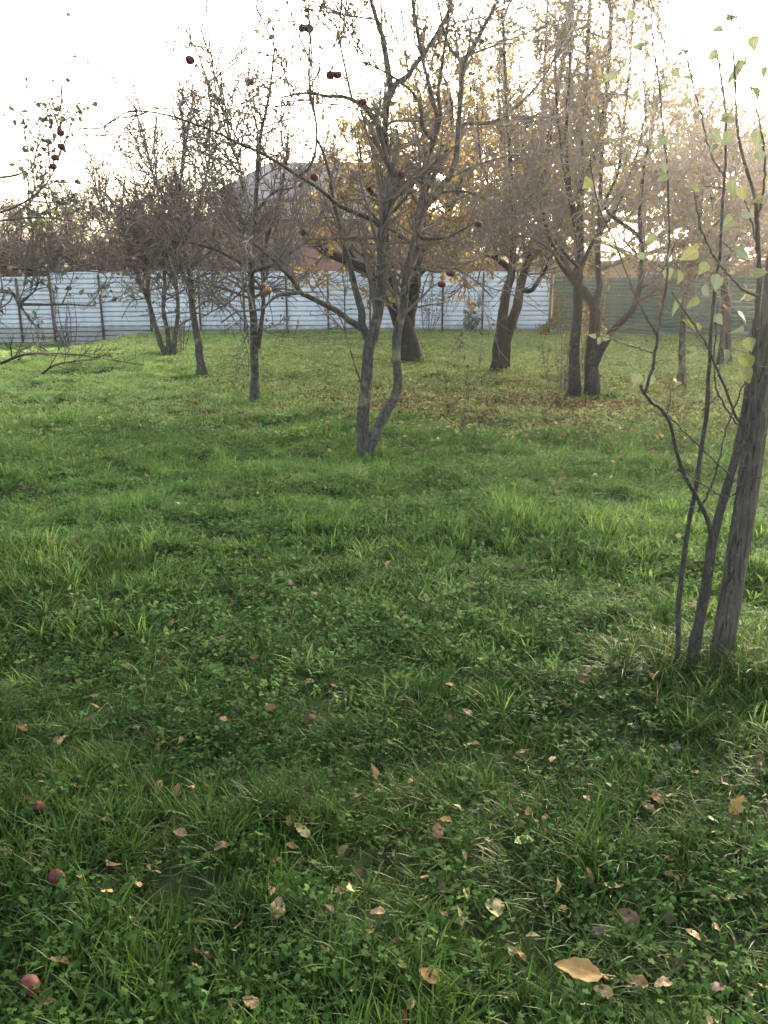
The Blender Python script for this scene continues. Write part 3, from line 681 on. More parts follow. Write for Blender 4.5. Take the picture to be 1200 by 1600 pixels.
tree('apple_tree', 'crooked dark tree with a limb bent to the right, right one of the close pair', b0, T8, group=ORCH, depth=D, bark='bark_dark',
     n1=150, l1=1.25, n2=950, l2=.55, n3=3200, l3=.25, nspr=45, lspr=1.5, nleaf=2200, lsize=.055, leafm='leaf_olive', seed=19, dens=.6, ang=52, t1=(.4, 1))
D = 13.3; b0 = foot(1066, 600); b0[1] = D
tree('apple_tree', 'short thin grey trunk standing before the green fence', b0, [
 limb([(1066, 605), (1066, 560), (1067, 500), (1072, 450), (1082, 400), (1095, 330), (1100, 250), (1105, 180)], D, .065, .012),
 limb([(1070, 460), (1055, 410), (1040, 350), (1035, 280)], D, .03, .01, .7), limb([(1080, 410), (1110, 360), (1140, 320), (1150, 260)], D, .03, .01, -.7),
 limb([(1073, 445), (1100, 420), (1130, 400)], D, .02, .008, .8)], group=ORCH, depth=D,
     n1=60, l1=1.0, n2=500, l2=.5, n3=1900, l3=.25, nspr=35, lspr=1.2, nleaf=1500, lsize=.055, leafm='leaf_olive', seed=20, ang=50, t1=(.45, 1))
D = 16.4; b0 = foot(1132, 566); b0[1] = D
tree('apple_tree', 'stout dark trunk at the right behind the near sapling', b0, [
 limb([(1132, 572), (1133, 520), (1134, 470), (1132, 430), (1126, 390), (1118, 330), (1100, 260), (1085, 180)], D, .12, .02),
 limb([(1130, 420), (1150, 370), (1175, 320), (1190, 250)], D, .06, .015, .6), limb([(1126, 390), (1095, 350), (1060, 320), (1040, 270)], D, .06, .015, -.6),
 limb([(1120, 340), (1140, 280), (1150, 220)], D, .05, .014, .5)], group=ORCH, depth=D, bark='bark_dark',
     n1=85, l1=1.3, n2=700, l2=.65, n3=2600, l3=.3, nspr=40, lspr=1.3, nleaf=3800, lsize=.06, leafm='leaf_olive', seed=21, ang=52, t1=(.45, 1))
# tree beyond the left edge of the frame, its leafy branches reach in
D = 8.2; b0 = G(-150, 690); b0[1] = D; b0[0] = P(-150, 690, D)[0]; b0[2] = float(terrain(b0[0], D))
T12 = [
 limb([(-150, 700), (-148, 600), (-140, 500), (-120, 420), (-110, 330), (-90, 260)], D, .1, .03),
 limb([(-135, 480), (-60, 450), (0, 455), (20, 458), (32, 474), (60, 476), (110, 476), (150, 478)], D, .03, .006, -.2),
 limb([(26, 472), (42, 492), (55, 508), (66, 514)], D - .1, .01, .004),
 limb([(28, 474), (48, 460), (60, 451), (75, 449)], D - .1, .01, .004),
 limb([(-120, 420), (-40, 410), (30, 420), (85, 424), (130, 423), (165, 426)], D, .022, .005, .2),
 limb([(-115, 400), (-50, 350), (20, 325), (60, 300), (85, 265), (95, 225), (92, 200)], D, .014, .003, .3),
 limb([(-50, 350), (0, 345), (60, 340), (110, 345)], D, .016, .005, -.3),
 limb([(-100, 290), (-40, 280), (20, 275), (50, 262)], D, .018, .005, .3),
]
tree('apple_tree', 'apple tree at the left edge whose branches still carry green leaves', b0, T12, group=ORCH, depth=D,
     n1=45, l1=.7, n2=330, l2=.33, n3=1100, l3=.17, nspr=20, lspr=.6, nleaf=520, lsize=.06, leafm='leaf_green', leafT=LEAFN, seed=22, dens=0.60, ang=55, t1=(.3, 1))

# ------------------------------------------------------------------ trees behind the fences
def auto_limbs(x, y, H, trunk_r, n=7, spread=0.45, seed=0, fork=0.3):
    rg = np.random.default_rng(seed); z0 = float(terrain(x, y))
    lean = rg.normal(size=2) * 0.03 * H
    top = np.array([x + lean[0], y + lean[1], z0 + H * 0.9])
    L = [([(x, y, z0 - .1), (x + lean[0] * .3, y, z0 + H * .3), (x + lean[0] * .6, y + lean[1] * .5, z0 + H * .6), top], trunk_r, trunk_r * .15)]
    for k in range(n):
        s = fork + (0.8 - fork) * k / n; a = k * 2.4 + rg.uniform(-.5, .5); st = np.array([x, y, z0]) + (top - [x, y, z0]) * s
        R_ = H * spread * rg.uniform(.7, 1.1) * (1 - .45 * s); e = st + np.array([math.cos(a) * R_, math.sin(a) * R_, H * rg.uniform(.18, .34)])
        m_ = (st + e) / 2 + np.array([math.cos(a), math.sin(a), -.4]) * R_ * .12
        L.append(([st, m_, e], trunk_r * (1 - s) * .7 + .02, .012))
    return L
BG = 'trees beyond the metal fences'
bgs = [  # px, Y, crown top py, species, dims
 (-60, 31, 290, 'dry', 'bare grey-brown tree beyond the pale fence at the far left edge', 1.0),
 (40, 33, 300, 'dry', 'bare twiggy tree beyond the pale fence behind the leafy apple branches', 1.0),
 (120, 36, 275, 'dry', 'bare tree beyond the pale fence, second from the left', 1.0),
 (205, 34, 300, 'dry', 'bare low tree beyond the pale fence behind the splayed orchard tree', .9),
 (300, 38, 285, 'dry', 'bare tree beyond the pale fence in front of the brick house corner', .8),
 (85, 31, 335, 'dry', 'low bare tree beyond the pale fence behind the bare shrub', .9),
 (165, 32, 325, 'dry', 'low bare tree beyond the pale fence between shrub and splayed tree', .9),
 (255, 31, 330, 'dry', 'low bare tree just beyond the fence behind the single-stemmed tree', .9),
 (700, 34, 90, 'yellow', 'tall yellowing tree beyond the pale fence right of the house', 1.0),
 (790, 39, -20, 'olive', 'tall brown-leaved tree beyond the shed with the maroon roof', 1.0),
 (925, 38, 45, 'olive', 'tallest brown-leaved tree beyond the green fence', 1.0),
 (1000, 41, 60, 'olive', 'brown-leaved tree beyond the green fence, behind the outbuilding', .8),
 (1095, 33, 190, 'olive', 'round olive-brown tree beyond the green fence', .9),
 (1180, 30, 215, 'olive', 'olive-brown tree beyond the green fence at the right edge', .9),
 (1290, 33, 120, 'olive', 'tall olive-brown tree beyond the green fence past the right edge', .9),
]
for k, (px, Y, ty, sp, lab, dn) in enumerate(bgs):
    x = P(px, 443, Y)[0]; H = (P(px, ty, Y)[2]) * 1.0
    lf = {'dry': ('leaf_dry', 1700, .085), 'yellow': ('leaf_yellow', 5200, .14), 'olive': ('leaf_olive', 7500, .13)}[sp]
    nm = {'dry': 'bare_tree', 'yellow': 'yellowing_tree', 'olive': 'brown_leaved_tree'}[sp]
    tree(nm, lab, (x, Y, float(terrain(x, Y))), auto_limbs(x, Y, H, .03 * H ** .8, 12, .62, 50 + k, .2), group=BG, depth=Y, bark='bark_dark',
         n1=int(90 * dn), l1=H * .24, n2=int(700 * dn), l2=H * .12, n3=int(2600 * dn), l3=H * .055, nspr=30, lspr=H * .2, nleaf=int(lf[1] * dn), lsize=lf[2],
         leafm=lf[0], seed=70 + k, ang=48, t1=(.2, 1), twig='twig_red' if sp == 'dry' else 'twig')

# ------------------------------------------------------------------ near sapling with big leaves, leaning post
D = 3.2; b0 = G(1078, 1062); b0[1] = D; b0[0] = P(1078, 1062, D)[0]; b0[2] = float(terrain(b0[0], D))
S = [
 limb([(1082, 1068), (1084, 1014), (1101, 931), (1112, 856), (1120, 819), (1142, 744), (1150, 710), (1161, 657), (1169, 601), (1176, 549), (1180, 500)], D, .025, .010, .1),
 limb([(1060, 1070), (1059, 1025), (1064, 894), (1079, 811), (1094, 725), (1105, 631), (1109, 556), (1112, 500), (1118, 450), (1126, 375), (1130, 275), (1136, 200), (1120, 80), (1110, -20)], D, .012, .0026, .1),
 limb([(1150, 712), (1166, 695), (1177, 672), (1175, 612), (1180, 550), (1183, 475), (1187, 412), (1182, 350), (1180, 307), (1162, 250), (1152, 200), (1148, 100), (1140, 0)], D + .05, .015, .0026, -.1),
 limb([(1179, 668), (1192, 612), (1202, 575), (1215, 480), (1225, 350), (1230, 200)], D + .05, .011, .003, .2),
 limb([(1113, 845), (1105, 810), (1085, 770), (1067, 737), (1055, 695), (1042, 650), (1012, 622), (1001, 603)], D, .010, .005, -.2),
 limb([(1006, 615), (1020, 575), (1027, 525), (1033, 490), (1040, 457), (1046, 360), (1040, 230), (1022, 80), (1012, -20)], D - .2, .006, .0025, .2),
 limb([(1026, 524), (1005, 487), (990, 455), (965, 390), (935, 320), (922, 250)], D - .2, .004, .002, -.2),
 limb([(1140, 775), (1130, 777), (1107, 762), (1080, 745), (1065, 725)], D, .0045, .002, -.15),
 limb([(1140, 742), (1115, 718), (1090, 695), (1060, 665), (1042, 647)], D, .0045, .002, .1),
 limb([(1160, 660), (1150, 652), (1140, 625), (1120, 575), (1104, 540), (1087, 512), (1065, 480), (1050, 457)], D, .006, .0025, -.1),
 limb([(1157, 663), (1150, 660), (1137, 642), (1120, 608), (1116, 570), (1118, 520), (1122, 470)], D, .005, .0025, .15),
 limb([(1090, 800), (1103, 778), (1115, 750), (1127, 700), (1140, 655), (1158, 610), (1175, 568)], D, .005, .0025, .15),
 limb([(1184, 462), (1165, 455), (1150, 442), (1135, 425), (1120, 407), (1105, 380), (1095, 355), (1085, 300)], D, .006, .0025, -.2),
 limb([(1023, 552), (1000, 545), (975, 537), (955, 529), (932, 522)], D - .2, .003, .0018, -.1),
 limb([(1187, 412), (1170, 330), (1150, 300), (1100, 290)], D, .004, .002, .1),
 limb([(1182, 350), (1195, 280), (1190, 210), (1172, 130), (1155, 40)], D, .005, .002, -.2),
 limb([(1130, 275), (1110, 240), (1098, 190), (1080, 120), (1060, 40)], D + .1, .004, .002, -.1),
 limb([(1144, 775), (1160, 760), (1175, 750), (1190, 745)], D, .003, .0018, -.1),
 limb([(1100, 640), (1112, 628), (1124, 615)], D, .003, .0015, .05),
 limb([(1126, 375), (1150, 395), (1160, 380)], D, .003, .0015, .1),
]
K = 16
A = np.stack([resample(p, K) for p, a, b in S]) - b0; Rr = np.stack([a + (b - a) * np.linspace(0, 1, K) for p, a, b in S])
sap = thing('sapling', 'young multi-stemmed tree with large yellow-green leaves at the right, beside the leaning post', 'tree', b0)
big = []
for a, r in zip(A, Rr):
    aa = resample(a, 34); rr_ = np.interp(np.linspace(0, 1, 34), np.linspace(0, 1, K), r); aa[1:-1] += .0014 * np.sign(np.sin(np.arange(1, 33) * 1.9))[:, None] * nrm(rng.normal(size=(1, 3))) + .0012 * rng.normal(size=(32, 3))
    rr_ = rr_ * (1 + .06 * np.sin(np.arange(34) * 2.1) + .05 * rng.normal(size=34))
    big.append(tubes(aa[None], rr_[None], 10))
v, f = join_tubes(big); obj('trunk', mesh_np('trunk', v, [f], [M['bark_smooth']]), sap)
# short spurs
A1, R1 = grow(A, Rr, 80, .07, 60, 15, .1, .02, (.2, 1), 4, .5, .0013, .003, rg=np.random.default_rng(5))
A2, R2 = grow(A[2:], Rr[2:], 34, .35, 40, 12, .08, .06, (.3, 1), 6, .5, .0015, .003, rg=np.random.default_rng(6), start_up=.5)
# leaves at the places they have, each joined by a petiole to the nearest twig
LV = [(1065, 472, 1.5, .6), (1095, 455, 1, .1), (1090, 468, .9, .5), (1080, 504, 1.1, .72), (1092, 508, .8, .6), (1116, 497, .9, .1), (1152, 490, 1, .8), (1160, 465, 1, .3), (1130, 550, 1.3, .5),
 (1104, 550, .8, .5), (1167, 532, 1.1, .8), (1166, 556, 1.3, .75), (1160, 578, 1.2, .78), (1160, 512, 1, .3), (1087, 545, .9, .35), (1020, 590, 1, .05), (1055, 600, .9, .1), (1000, 588, 1, .2),
 (1050, 618, 1.1, .45), (1055, 725, .8, .1), (1072, 722, .5, .8), (1092, 727, .6, .15), (1188, 765, 1.5, .12), (1196, 748, 1, .2), (1157, 767, .7, .15), (1187, 572, .7, .6),
 (1150, 110, 1.5, .3), (1172, 140, 1.4, .4), (1120, 137, 1, .6), (1097, 175, 1.2, .3), (1140, 185, 1.2, .5), (1112, 210, 1.2, .35), (1145, 212, 1.3, .3), (1185, 210, 1.4, .3), (1112, 230, 1.2, .2),
 (1185, 242, 1, .3), (1040, 220, 1, .45), (1090, 292, 1.2, .6), (1145, 285, 1.3, .45), (1157, 297, 1.1, .7), (1192, 312, .9, .6), (1122, 315, .9, .2), (1144, 345, 1.3, .35), (1157, 342, 1, .1),
 (1162, 362, 1, .2), (1085, 385, 1.5, .95), (1090, 395, 1.2, .7), (1147, 395, 1.2, .4), (1047, 422, 1.1, .1), (1062, 427, 1, .3), (1105, 415, .9, .6), (1120, 432, 1.2, .2), (1022, 370, .8, .4),
 (1045, 135, .9, .3), (1077, 120, .9, .2), (1052, 112, .9, .3), (1075, 157, .8, .3), (1042, 277, .9, .5), (1037, 260, .8, .3), (1175, 430, .9, .3), (1163, 470, .9, .3), (1151, 34, 1.4, .3),
 (1122, 84, 1, .3), (1153, 98, 1.2, .3), (1042, 22, 1, .25), (1015, 43, .9, .3), (981, 50, .9, .5), (1004, 73, 1, .2), (1139, 183, 1, .4), (922, 284, 1.1, .6), (925, 315, 1, .5), (948, 365, .8, .3),
 (1007, 400, .8, .1), (930, 525, .8, .1), (950, 527, .7, .1), (940, 531, .6, .3), (1175, 60, 1.2, .3), (1190, 110, 1, .3), (1130, 50, .9, .3), (960, 120, .9, .3), (990, 20, .9, .3), (1000, 150, .8, .25)]
rg = np.random.default_rng(9)
allp = np.concatenate([A.reshape(-1, 3), A2.reshape(-1, 3)]); pv = []; pos = []; tint = []; size = []; dirs = []
for (lx, ly, ls, lc) in LV:
    t0 = P(lx, ly, D + rg.uniform(-.15, .15)) - b0
    q = allp[np.argmin(np.linalg.norm(allp - t0, axis=1) + 2.0 * np.maximum(0, t0[2] - .02 - allp[:, 2]) * 0)]
    d = t0 - q; L = np.linalg.norm(d); dn = d / max(L, 1e-6)
    size.append(.041 * ls * (.82 if ly < 350 else 1)); lc = lc * .85; pos.append(t0 - np.array([0, 0, -.01])); tint.append(lc); dirs.append(nrm(dn + np.array([0, 0, -.8])))
    mid = (q + t0) / 2 + np.array([0, 0, .03 * min(1, L / .1)])
    pv.append(resample([q, mid, pos[-1]], 5))
pv.append(A1[0, :, :][[0, 1, 2, 3, 3]] * 1.0)
pe, pf = tubes(np.stack(pv), np.full((len(pv), 5), .0014), 4)
v, f = join_tubes([tubes(A1, R1, 4), tubes(A2, R2, 4), (pe, pf)]); obj('crown', mesh_np('crown', v, [f], [M['twig_red']]), sap)
tv, tf = LEAFB
pos = np.array(pos); n = len(pos); d = nrm(np.array(dirs) + .25 * rg.normal(size=(n, 3))); s = nrm(np.cross(d, rg.normal(size=(n, 3)) * .6 + np.array([0, -1, .25]))); nn = np.cross(s, d)
curl = rg.uniform(.3, 1.5, n)
v = (tv[None, :, 0, None] * s[:, None] + tv[None, :, 1, None] * d[:, None] + tv[None, :, 2, None] * nn[:, None] * curl[:, None, None]) * (np.array(size) * 1.35)[:, None, None] + pos[:, None]
f = (np.array(tf)[None] + (np.arange(n) * len(tv))[:, None, None]).reshape(-1, 4)
ti = np.clip(np.repeat(tint, len(tv)) + rg.normal(size=n * len(tv)) * .03, 0, 1)
obj('foliage', mesh_np('foliage', v.reshape(-1, 3), [f], [M['leaf_big']], True, {'tint': ti, 'lu': np.tile(tv[:, 0], n), 'lv': np.tile(tv[:, 1], n)}), sap)

# weathered leaning post
m, t, b, out = newmat('weathered_wood')
tc = N(t, 'ShaderNodeTexCoord'); mp = N(t, 'ShaderNodeMapping'); mp.inputs['Scale'].default_value = (1, 1, 0.11)
t.links.new(tc.outputs['Object'], mp.inputs[0]); nz = N(t, 'ShaderNodeTexNoise'); nz.inputs['Scale'].default_value = 55; nz.inputs['Detail'].default_value = 12; nz.inputs['Roughness'].default_value = .72
t.links.new(mp.outputs[0], nz.inputs['Vector']); n2 = N(t, 'ShaderNodeTexNoise'); n2.inputs['Scale'].default_value = 7; n2.inputs['Detail'].default_value = 5; t.links.new(tc.outputs['Object'], n2.inputs['Vector'])
r1 = ramp(t, [(0.25, (0.015, 0.0135, 0.01)), (0.47, (0.06, 0.053, 0.04)), (0.6, (0.085, 0.077, 0.058)), (0.78, (0.19, 0.175, 0.14))], nz.outputs['Fac'])
r2 = ramp(t, [(0.35, (0.55, 0.5, 0.45)), (0.6, (1, 1, 1))], n2.outputs['Fac'])
mm = N(t, 'ShaderNodeMix', data_type='RGBA', blend_type='MULTIPLY'); mm.inputs[0].default_value = .8
t.links.new(r1.outputs[0], mm.inputs[6]); t.links.new(r2.outputs[0], mm.inputs[7])
mp2 = N(t, 'ShaderNodeMapping'); mp2.inputs['Scale'].default_value = (1, 1, 0.045); t.links.new(tc.outputs['Object'], mp2.inputs[0])
n4 = N(t, 'ShaderNodeTexNoise'); n4.inputs['Scale'].default_value = 34; n4.inputs['Detail'].default_value = 3; t.links.new(mp2.outputs[0], n4.inputs['Vector'])
rc = ramp(t, [(0.47, (1, 1, 1)), (0.492, (0.18, 0.17, 0.16)), (0.508, (0.18, 0.17, 0.16)), (0.53, (1, 1, 1))], n4.outputs['Fac'])      # drying cracks
n5 = N(t, 'ShaderNodeTexNoise'); n5.inputs['Scale'].default_value = 38; n5.inputs['Detail'].default_value = 8; t.links.new(tc.outputs['Object'], n5.inputs['Vector'])
r5 = ramp(t, [(0.56, (1, 1, 1)), (0.66, (1.5, 1.55, 1.2))], n5.outputs['Fac'])
m5 = N(t, 'ShaderNodeMix', data_type='RGBA', blend_type='MULTIPLY'); m5.inputs[0].default_value = 1; t.links.new(mm.outputs[2], m5.inputs[6]); t.links.new(rc.outputs[0], m5.inputs[7])
m6 = N(t, 'ShaderNodeMix', data_type='RGBA', blend_type='MULTIPLY'); m6.inputs[0].default_value = 1; t.links.new(m5.outputs[2], m6.inputs[6]); t.links.new(r5.outputs[0], m6.inputs[7])
t.links.new(m6.outputs[2], b.inputs['Base Color']); b.inputs['Roughness'].default_value = .9
bp = N(t, 'ShaderNodeBump'); bp.inputs['Strength'].default_value = 1.0; bp.inputs['Distance'].default_value = .01; t.links.new(nz.outputs['Fac'], bp.inputs['Height']); t.links.new(bp.outputs[0], b.inputs['Normal'])
D2 = 3.3
pb = P(1120, 1062, D2 - .05); pb[2] = float(terrain(pb[0], pb[1])) - .1
NP = 36
pl = resample([pb, P(1163, 800, D2), P(1184, 650, D2 + .03), P(1197, 566, D2 + .04), P(1209, 470, D2 + .05), P(1216, 395, D2 + .06)], 40)
v, f = tubes(pl[None], np.linspace(.046, .037, 40)[None], NP)
c = np.repeat(pl, NP, axis=0); ang = np.tile(np.arange(NP) * 2 * np.pi / NP, 40); hh = np.repeat(np.linspace(0, 1, 40), NP)
sq = 1 + .07 * np.cos(4 * ang + .6) + .05 * np.sin(3 * ang + hh * 5) - .17 * np.exp(-((ang - 4.3 - .3 * hh) / .16) ** 2) + .10 * (vn(ang * 3.2, hh * 5, 61) - .5) + .05 * (vn(ang * 9, hh * 22, 62) - .5) - .16 * np.exp(-((ang - 4.75) / .12) ** 2 - ((hh - .4) / .02) ** 2) - .12 * np.exp(-((ang - 5.2 + .5 * hh) / .09) ** 2) * sstep(.3, .5, hh)
v = c + (v - c) * sq[:, None]
v[-NP:, 2] += .11 * (vn(np.arange(NP) * .45, np.zeros(NP), 63) - .55) + rng.uniform(-.012, .012, NP)
topc = len(v); v = np.vstack([v, pl[-1] + [0, 0, -.045]]); cap = np.array([[topc - NP + k, topc - NP + (k + 1) % NP, topc] for k in range(NP)])
tag(obj('wooden_post', mesh_np('wooden_post', v - pb, [f, cap], [m]), None, pb), 'weathered grey wooden post leaning right beside the near sapling', 'post')

# ------------------------------------------------------------------ shrubs, dead branches, weed stalks
def shrub(name, label, px, py, stems, H, Y=None, leaf=None, nleaf=0, lsize=.04, seed=1, r=.01, cat='shrub', group=None, twigs=60, spread=.25):
    rg = np.random.default_rng(seed); b = G(px, py)
    if Y: b = np.array([P(px, py, Y)[0], Y, float(terrain(P(px, py, Y)[0], Y))])
    A = []
    for k in range(stems):
        a = rg.uniform(0, 6.28); o = np.array([math.cos(a), math.sin(a), 0]) * rg.uniform(0, .05 + .03 * stems ** .5)
        e = o * (1 + spread * 8) + np.array([rg.normal() * spread * .3, 0, H * rg.uniform(.6, 1)])
        A.append(resample([o + [0, 0, -.05], o * 1.5 + (e - o) * .4 + rg.normal(size=3) * .03 * H, e], 12))
    A = np.stack(A); Rr = np.tile(np.linspace(r, r * .35, 12), (stems, 1))
    root = thing(name, label, cat, b, group)
    A1, R1 = grow(A, Rr, twigs, H * .28, 40, 12, .12, .05, (.25, 1), 6, .6, r * .25, r, rg=rg)
    v, f = join_tubes([tubes(A, Rr, 6), tubes(A1, R1, 4)])
    obj('stem', mesh_np('stem', v, [f], [M['twig_red']]), root)
    if nleaf:
        p, d = pts_on(np.concatenate([resample_many(A, 6), A1]), nleaf, rg, .3)
        v, f, ti = place_leaves(p, lsize, rg, LEAFN)
        obj('foliage', mesh_np('foliage', v, [f], [M[leaf]], True, {'tint': ti}), root)
    return root
shrub('shrub', 'many-stemmed bare shrub against the pale fence at the left', 110, 545, 8, 2.0, 27.3, 'leaf_dry', 60, .05, 31, .02, spread=.3)
shrub('shrub', 'thin bare suckers between the splayed tree and its neighbour', 283, 545, 9, 1.5, 19.6, 'leaf_dry', 60, .05, 32, .012)
shrub('shrub', 'small leafy shrub at the foot of the pale fence right of the thick trunk', 735, 520, 7, 1.1, 27.6, 'leaf_green', 420, .09, 33, .012)
shrub('shrub', 'dry reddish stems against the pale fence between two posts', 668, 520, 8, 1.8, 27.9, 'leaf_dry', 160, .07, 34, .014)
shrub('shrub', 'yellow-leaved bush rising behind the close pair of trunks', 912, 560, 6, 2.0, 14.5, 'leaf_yellow', 260, .06, 35, .01)
shrub('shrub', 'thicket of bare suckers just left of the close pair of trunks', 878, 608, 14, 1.15, 12.1, 'leaf_dry', 120, .045, 36, .006)
shrub('shrub', 'grey-green bush before the corner of pale and green fences', 850, 520, 8, .5, 26.5, 'leaf_olive', 500, .07, 37, .012)
shrub('shrub', 'leafy bush climbing the corner where the green fence begins', 878, 515, 8, 1.6, 26.8, 'leaf_olive', 420, .08, 38, .012)
for k, (px, py, H) in enumerate([(720, 590, 1.0), (742, 590, .8), (733, 640, .75), (700, 622, .55), (720, 690, .4), (1012, 545, .8), (590, 548, .6), (858, 600, .9)]):
    shrub('weed_stalk', ['tall thin dry weed stalk standing left of the V-forked tree', 'dry weed stalk nearest the V-forked tree on its left', 'dry weed stalk in the leafy patch right of the central tree',
      'short dry weed stalk nearest the central tree', 'low brown weed at the front edge of the leafy patch', 'weed stalk before the green fence right of the bent limb', 'small weed stalk behind the central tree', 'dry stalk at the left edge of the sucker thicket'][k],
      px, py, 1, H, None, 'leaf_dry', 26, .05, 40 + k, .006, 'weed', 'dry weed stalks', 7, .1)
for k, (pts, lab, Y, r) in enumerate([([(0, 575), (50, 570), (120, 560), (225, 577)], 'long dead branch lying in the grass at the left edge', 22, .03),
                                   ([(65, 592), (95, 588), (160, 566), (185, 560)], 'shorter dead branch lying across the long one', 21, .022),
                                   ([(30, 568), (60, 555), (90, 563), (140, 560)], 'forked dead branch behind the long one at the left', 24, .022)]):
    L = [G(a, b_) + [0, 0, .08] for a, b_ in pts]; L[1][2] += .15
    A = resample(L, 12)[None]; Rr = np.linspace(r, r * .3, 12)[None]; rg = np.random.default_rng(90 + k)
    A1, R1 = grow(A, Rr, 14, .9, 40, 12, .15, .02, (.1, 1), 7, .5, .006, .02, rg=rg); A2, R2 = grow(A1, R1, 60, .4, 45, 12, .15, .03, (.1, 1), 5, .6, .005, .01, rg=rg)
    for q in (A1, A2): q[..., 2] = np.maximum(q[..., 2], terrain(q[..., 0], q[..., 1]) + .02)
    v, f = join_tubes([tubes(A, Rr, 8), tubes(A1, R1, 5), tubes(A2, R2, 4)])
    tag(obj('dead_branch', mesh_np('dead_branch', v - L[0], [f], [M['bark_dark']]), None, L[0]), lab, 'dead branch', 'dead branches on the grass')

# ------------------------------------------------------------------ apples
for a in [(297, 94, 6.9, 'lone red apple high against the white sky, farthest left of the high ones'), (392, 128, 10.9, 'red apple among the top twigs of the slim left tree'),
          (473, 44, 7.2, 'left one of two red apples near the top edge'), (483, 45, 7.2, 'right one of two red apples near the top edge'),
          (95, 208, 8.4, 'topmost apple of the string at the far left'), (96, 229, 8.4, 'second apple down in the string at the far left'), (87, 246, 8.4, 'third apple down in the string at the far left'), (83, 260, 8.3, 'lowest apple of the string at the far left'),
          (516, 118, 7.2, 'left one of two dark apples left of the central stem'), (527, 117, 7.2, 'right one of two dark apples left of the central stem'), (566, 160, 7.2, 'big red apple on the limb left of the central stem'),
          (491, 277, 7.1, 'dark red apple hanging before the roof of the house'), (627, 273, 7.6, 'red apple between the two central stems'),
          (690, 444, 7.3, 'red apple hanging before the pale fence'), (704, 427, 7.3, 'red apple at the top edge of the pale fence'), (844, 341, 14.2, 'red apple in the fork of the V-forked tree'), (747, 350, 7.4, 'small red apple right of the central tree')]:
    apple(*a[:3], a[3], .036 if a[2] < 10 else .045)
apple(418, 455, 7.1, 'brown rotting apple on the low left limb of the central tree', .036, 'brown'); apple(411, 446, 7.1, 'small shrivelled apple above the rotting one', .024, 'brown')
apple(88, 331, 8.3, 'upper green apple at the left edge', .036, 'green'); apple(64, 346, 8.2, 'lower green apple at the left edge', .04, 'green')
apple(1089, 308, 12.8, 'orange-red apple in the sunny crown at the right', .045); apple(1107, 272, 13, 'orange-red apple higher in the sunny crown at the right', .045)
apple(62, 1285, 0, 'fallen red apple at the left edge, farthest of the fallen ones', .0262, 'red', True); apple(92, 1397, 0, 'fallen dark red apple, middle one of the fallen ones', .0262, 'red', True)
apple(52, 1567, 0, 'fallen dark red apple in the bottom left corner, the nearest one', .0262, 'red', True)

# ------------------------------------------------------------------ grass and ground cover (instanced tufts)
def tuft_mesh(name, rg, nb, rad, hmin, hmax, wid, segs=4, lean=.6, mat='grass', straw=.03):
    n = nb; a = rg.uniform(0, 6.28, n); rr = rad * np.sqrt(rg.uniform(0, 1, n)); base = np.stack([rr * np.cos(a), rr * np.sin(a), np.full(n, -.01)], 1)
    az = a + rg.normal(size=n) * 1.1; h = rg.uniform(hmin, hmax, n); ln = rg.uniform(.1, 1, n) * lean
    s = np.linspace(0, 1, segs + 1); out = np.zeros((n, segs + 1, 2, 3)); dirh = np.stack([np.cos(az), np.sin(az)], 1)
    tw = az + np.pi / 2 + rg.normal(size=n) * .5; side = np.stack([np.cos(tw), np.sin(tw), np.zeros(n)], 1)
    for k, sk in enumerate(s):
        hor = ln * h * sk ** 2 * 1.1 + .12 * h * sk; z = h * (sk - .42 * ln * sk ** 2.4)
        c = base + np.concatenate([dirh * hor[:, None], z[:, None]], 1)
        wv = wid * (1 - sk ** 1.6) * (.75 + .5 * min(1, sk * 3)) * .5 + .0002
        out[:, k, 0] = c - side * wv; out[:, k, 1] = c + side * wv
    v = out.reshape(-1, 3); K2 = (segs + 1) * 2
    k = np.arange(segs) * 2; q = np.stack([k, k + 1, k + 3, k + 2], 1); f = (q[None] + (np.arange(n) * K2)[:, None, None]).reshape(-1, 4)
    ti = np.repeat(np.clip(rg.beta(2, 2.4, n), 0, 1), K2); dry = rg.uniform(size=n) < straw
    return mesh_np(name, v, [f], [M[mat], M['straw']], True, {'tint': ti}, np.repeat(dry.astype(int), segs))
def lobed(kind, rg):
    """outline fan of a small leaf, local xy, centre first"""
    if kind == 'clover':
        pts = []
        for j in range(3):
            c = j * 2.094
            for da, r in ((-.85, .45), (-.6, .85), (-.2, 1.0), (0, .9), (.2, 1.0), (.6, .85), (.85, .45)): pts.append((r * math.cos(c + da), r * math.sin(c + da)))
    elif kind == 'lobed':
        pts = []
        for j in range(15):
            c = -2.5 + j * 5.0 / 14; r = (1.0 if j % 3 == 1 else .62 if j % 3 == 0 else .8); pts.append((r * math.cos(c), r * math.sin(c)))
        pts.append((-.25, 0))
    else:
        pts = [(math.cos(a) * (1.0 if abs(a) > .3 else 1.15), .62 * math.sin(a)) for a in np.linspace(-2.9, 2.9, 10)]
    return np.array(pts)
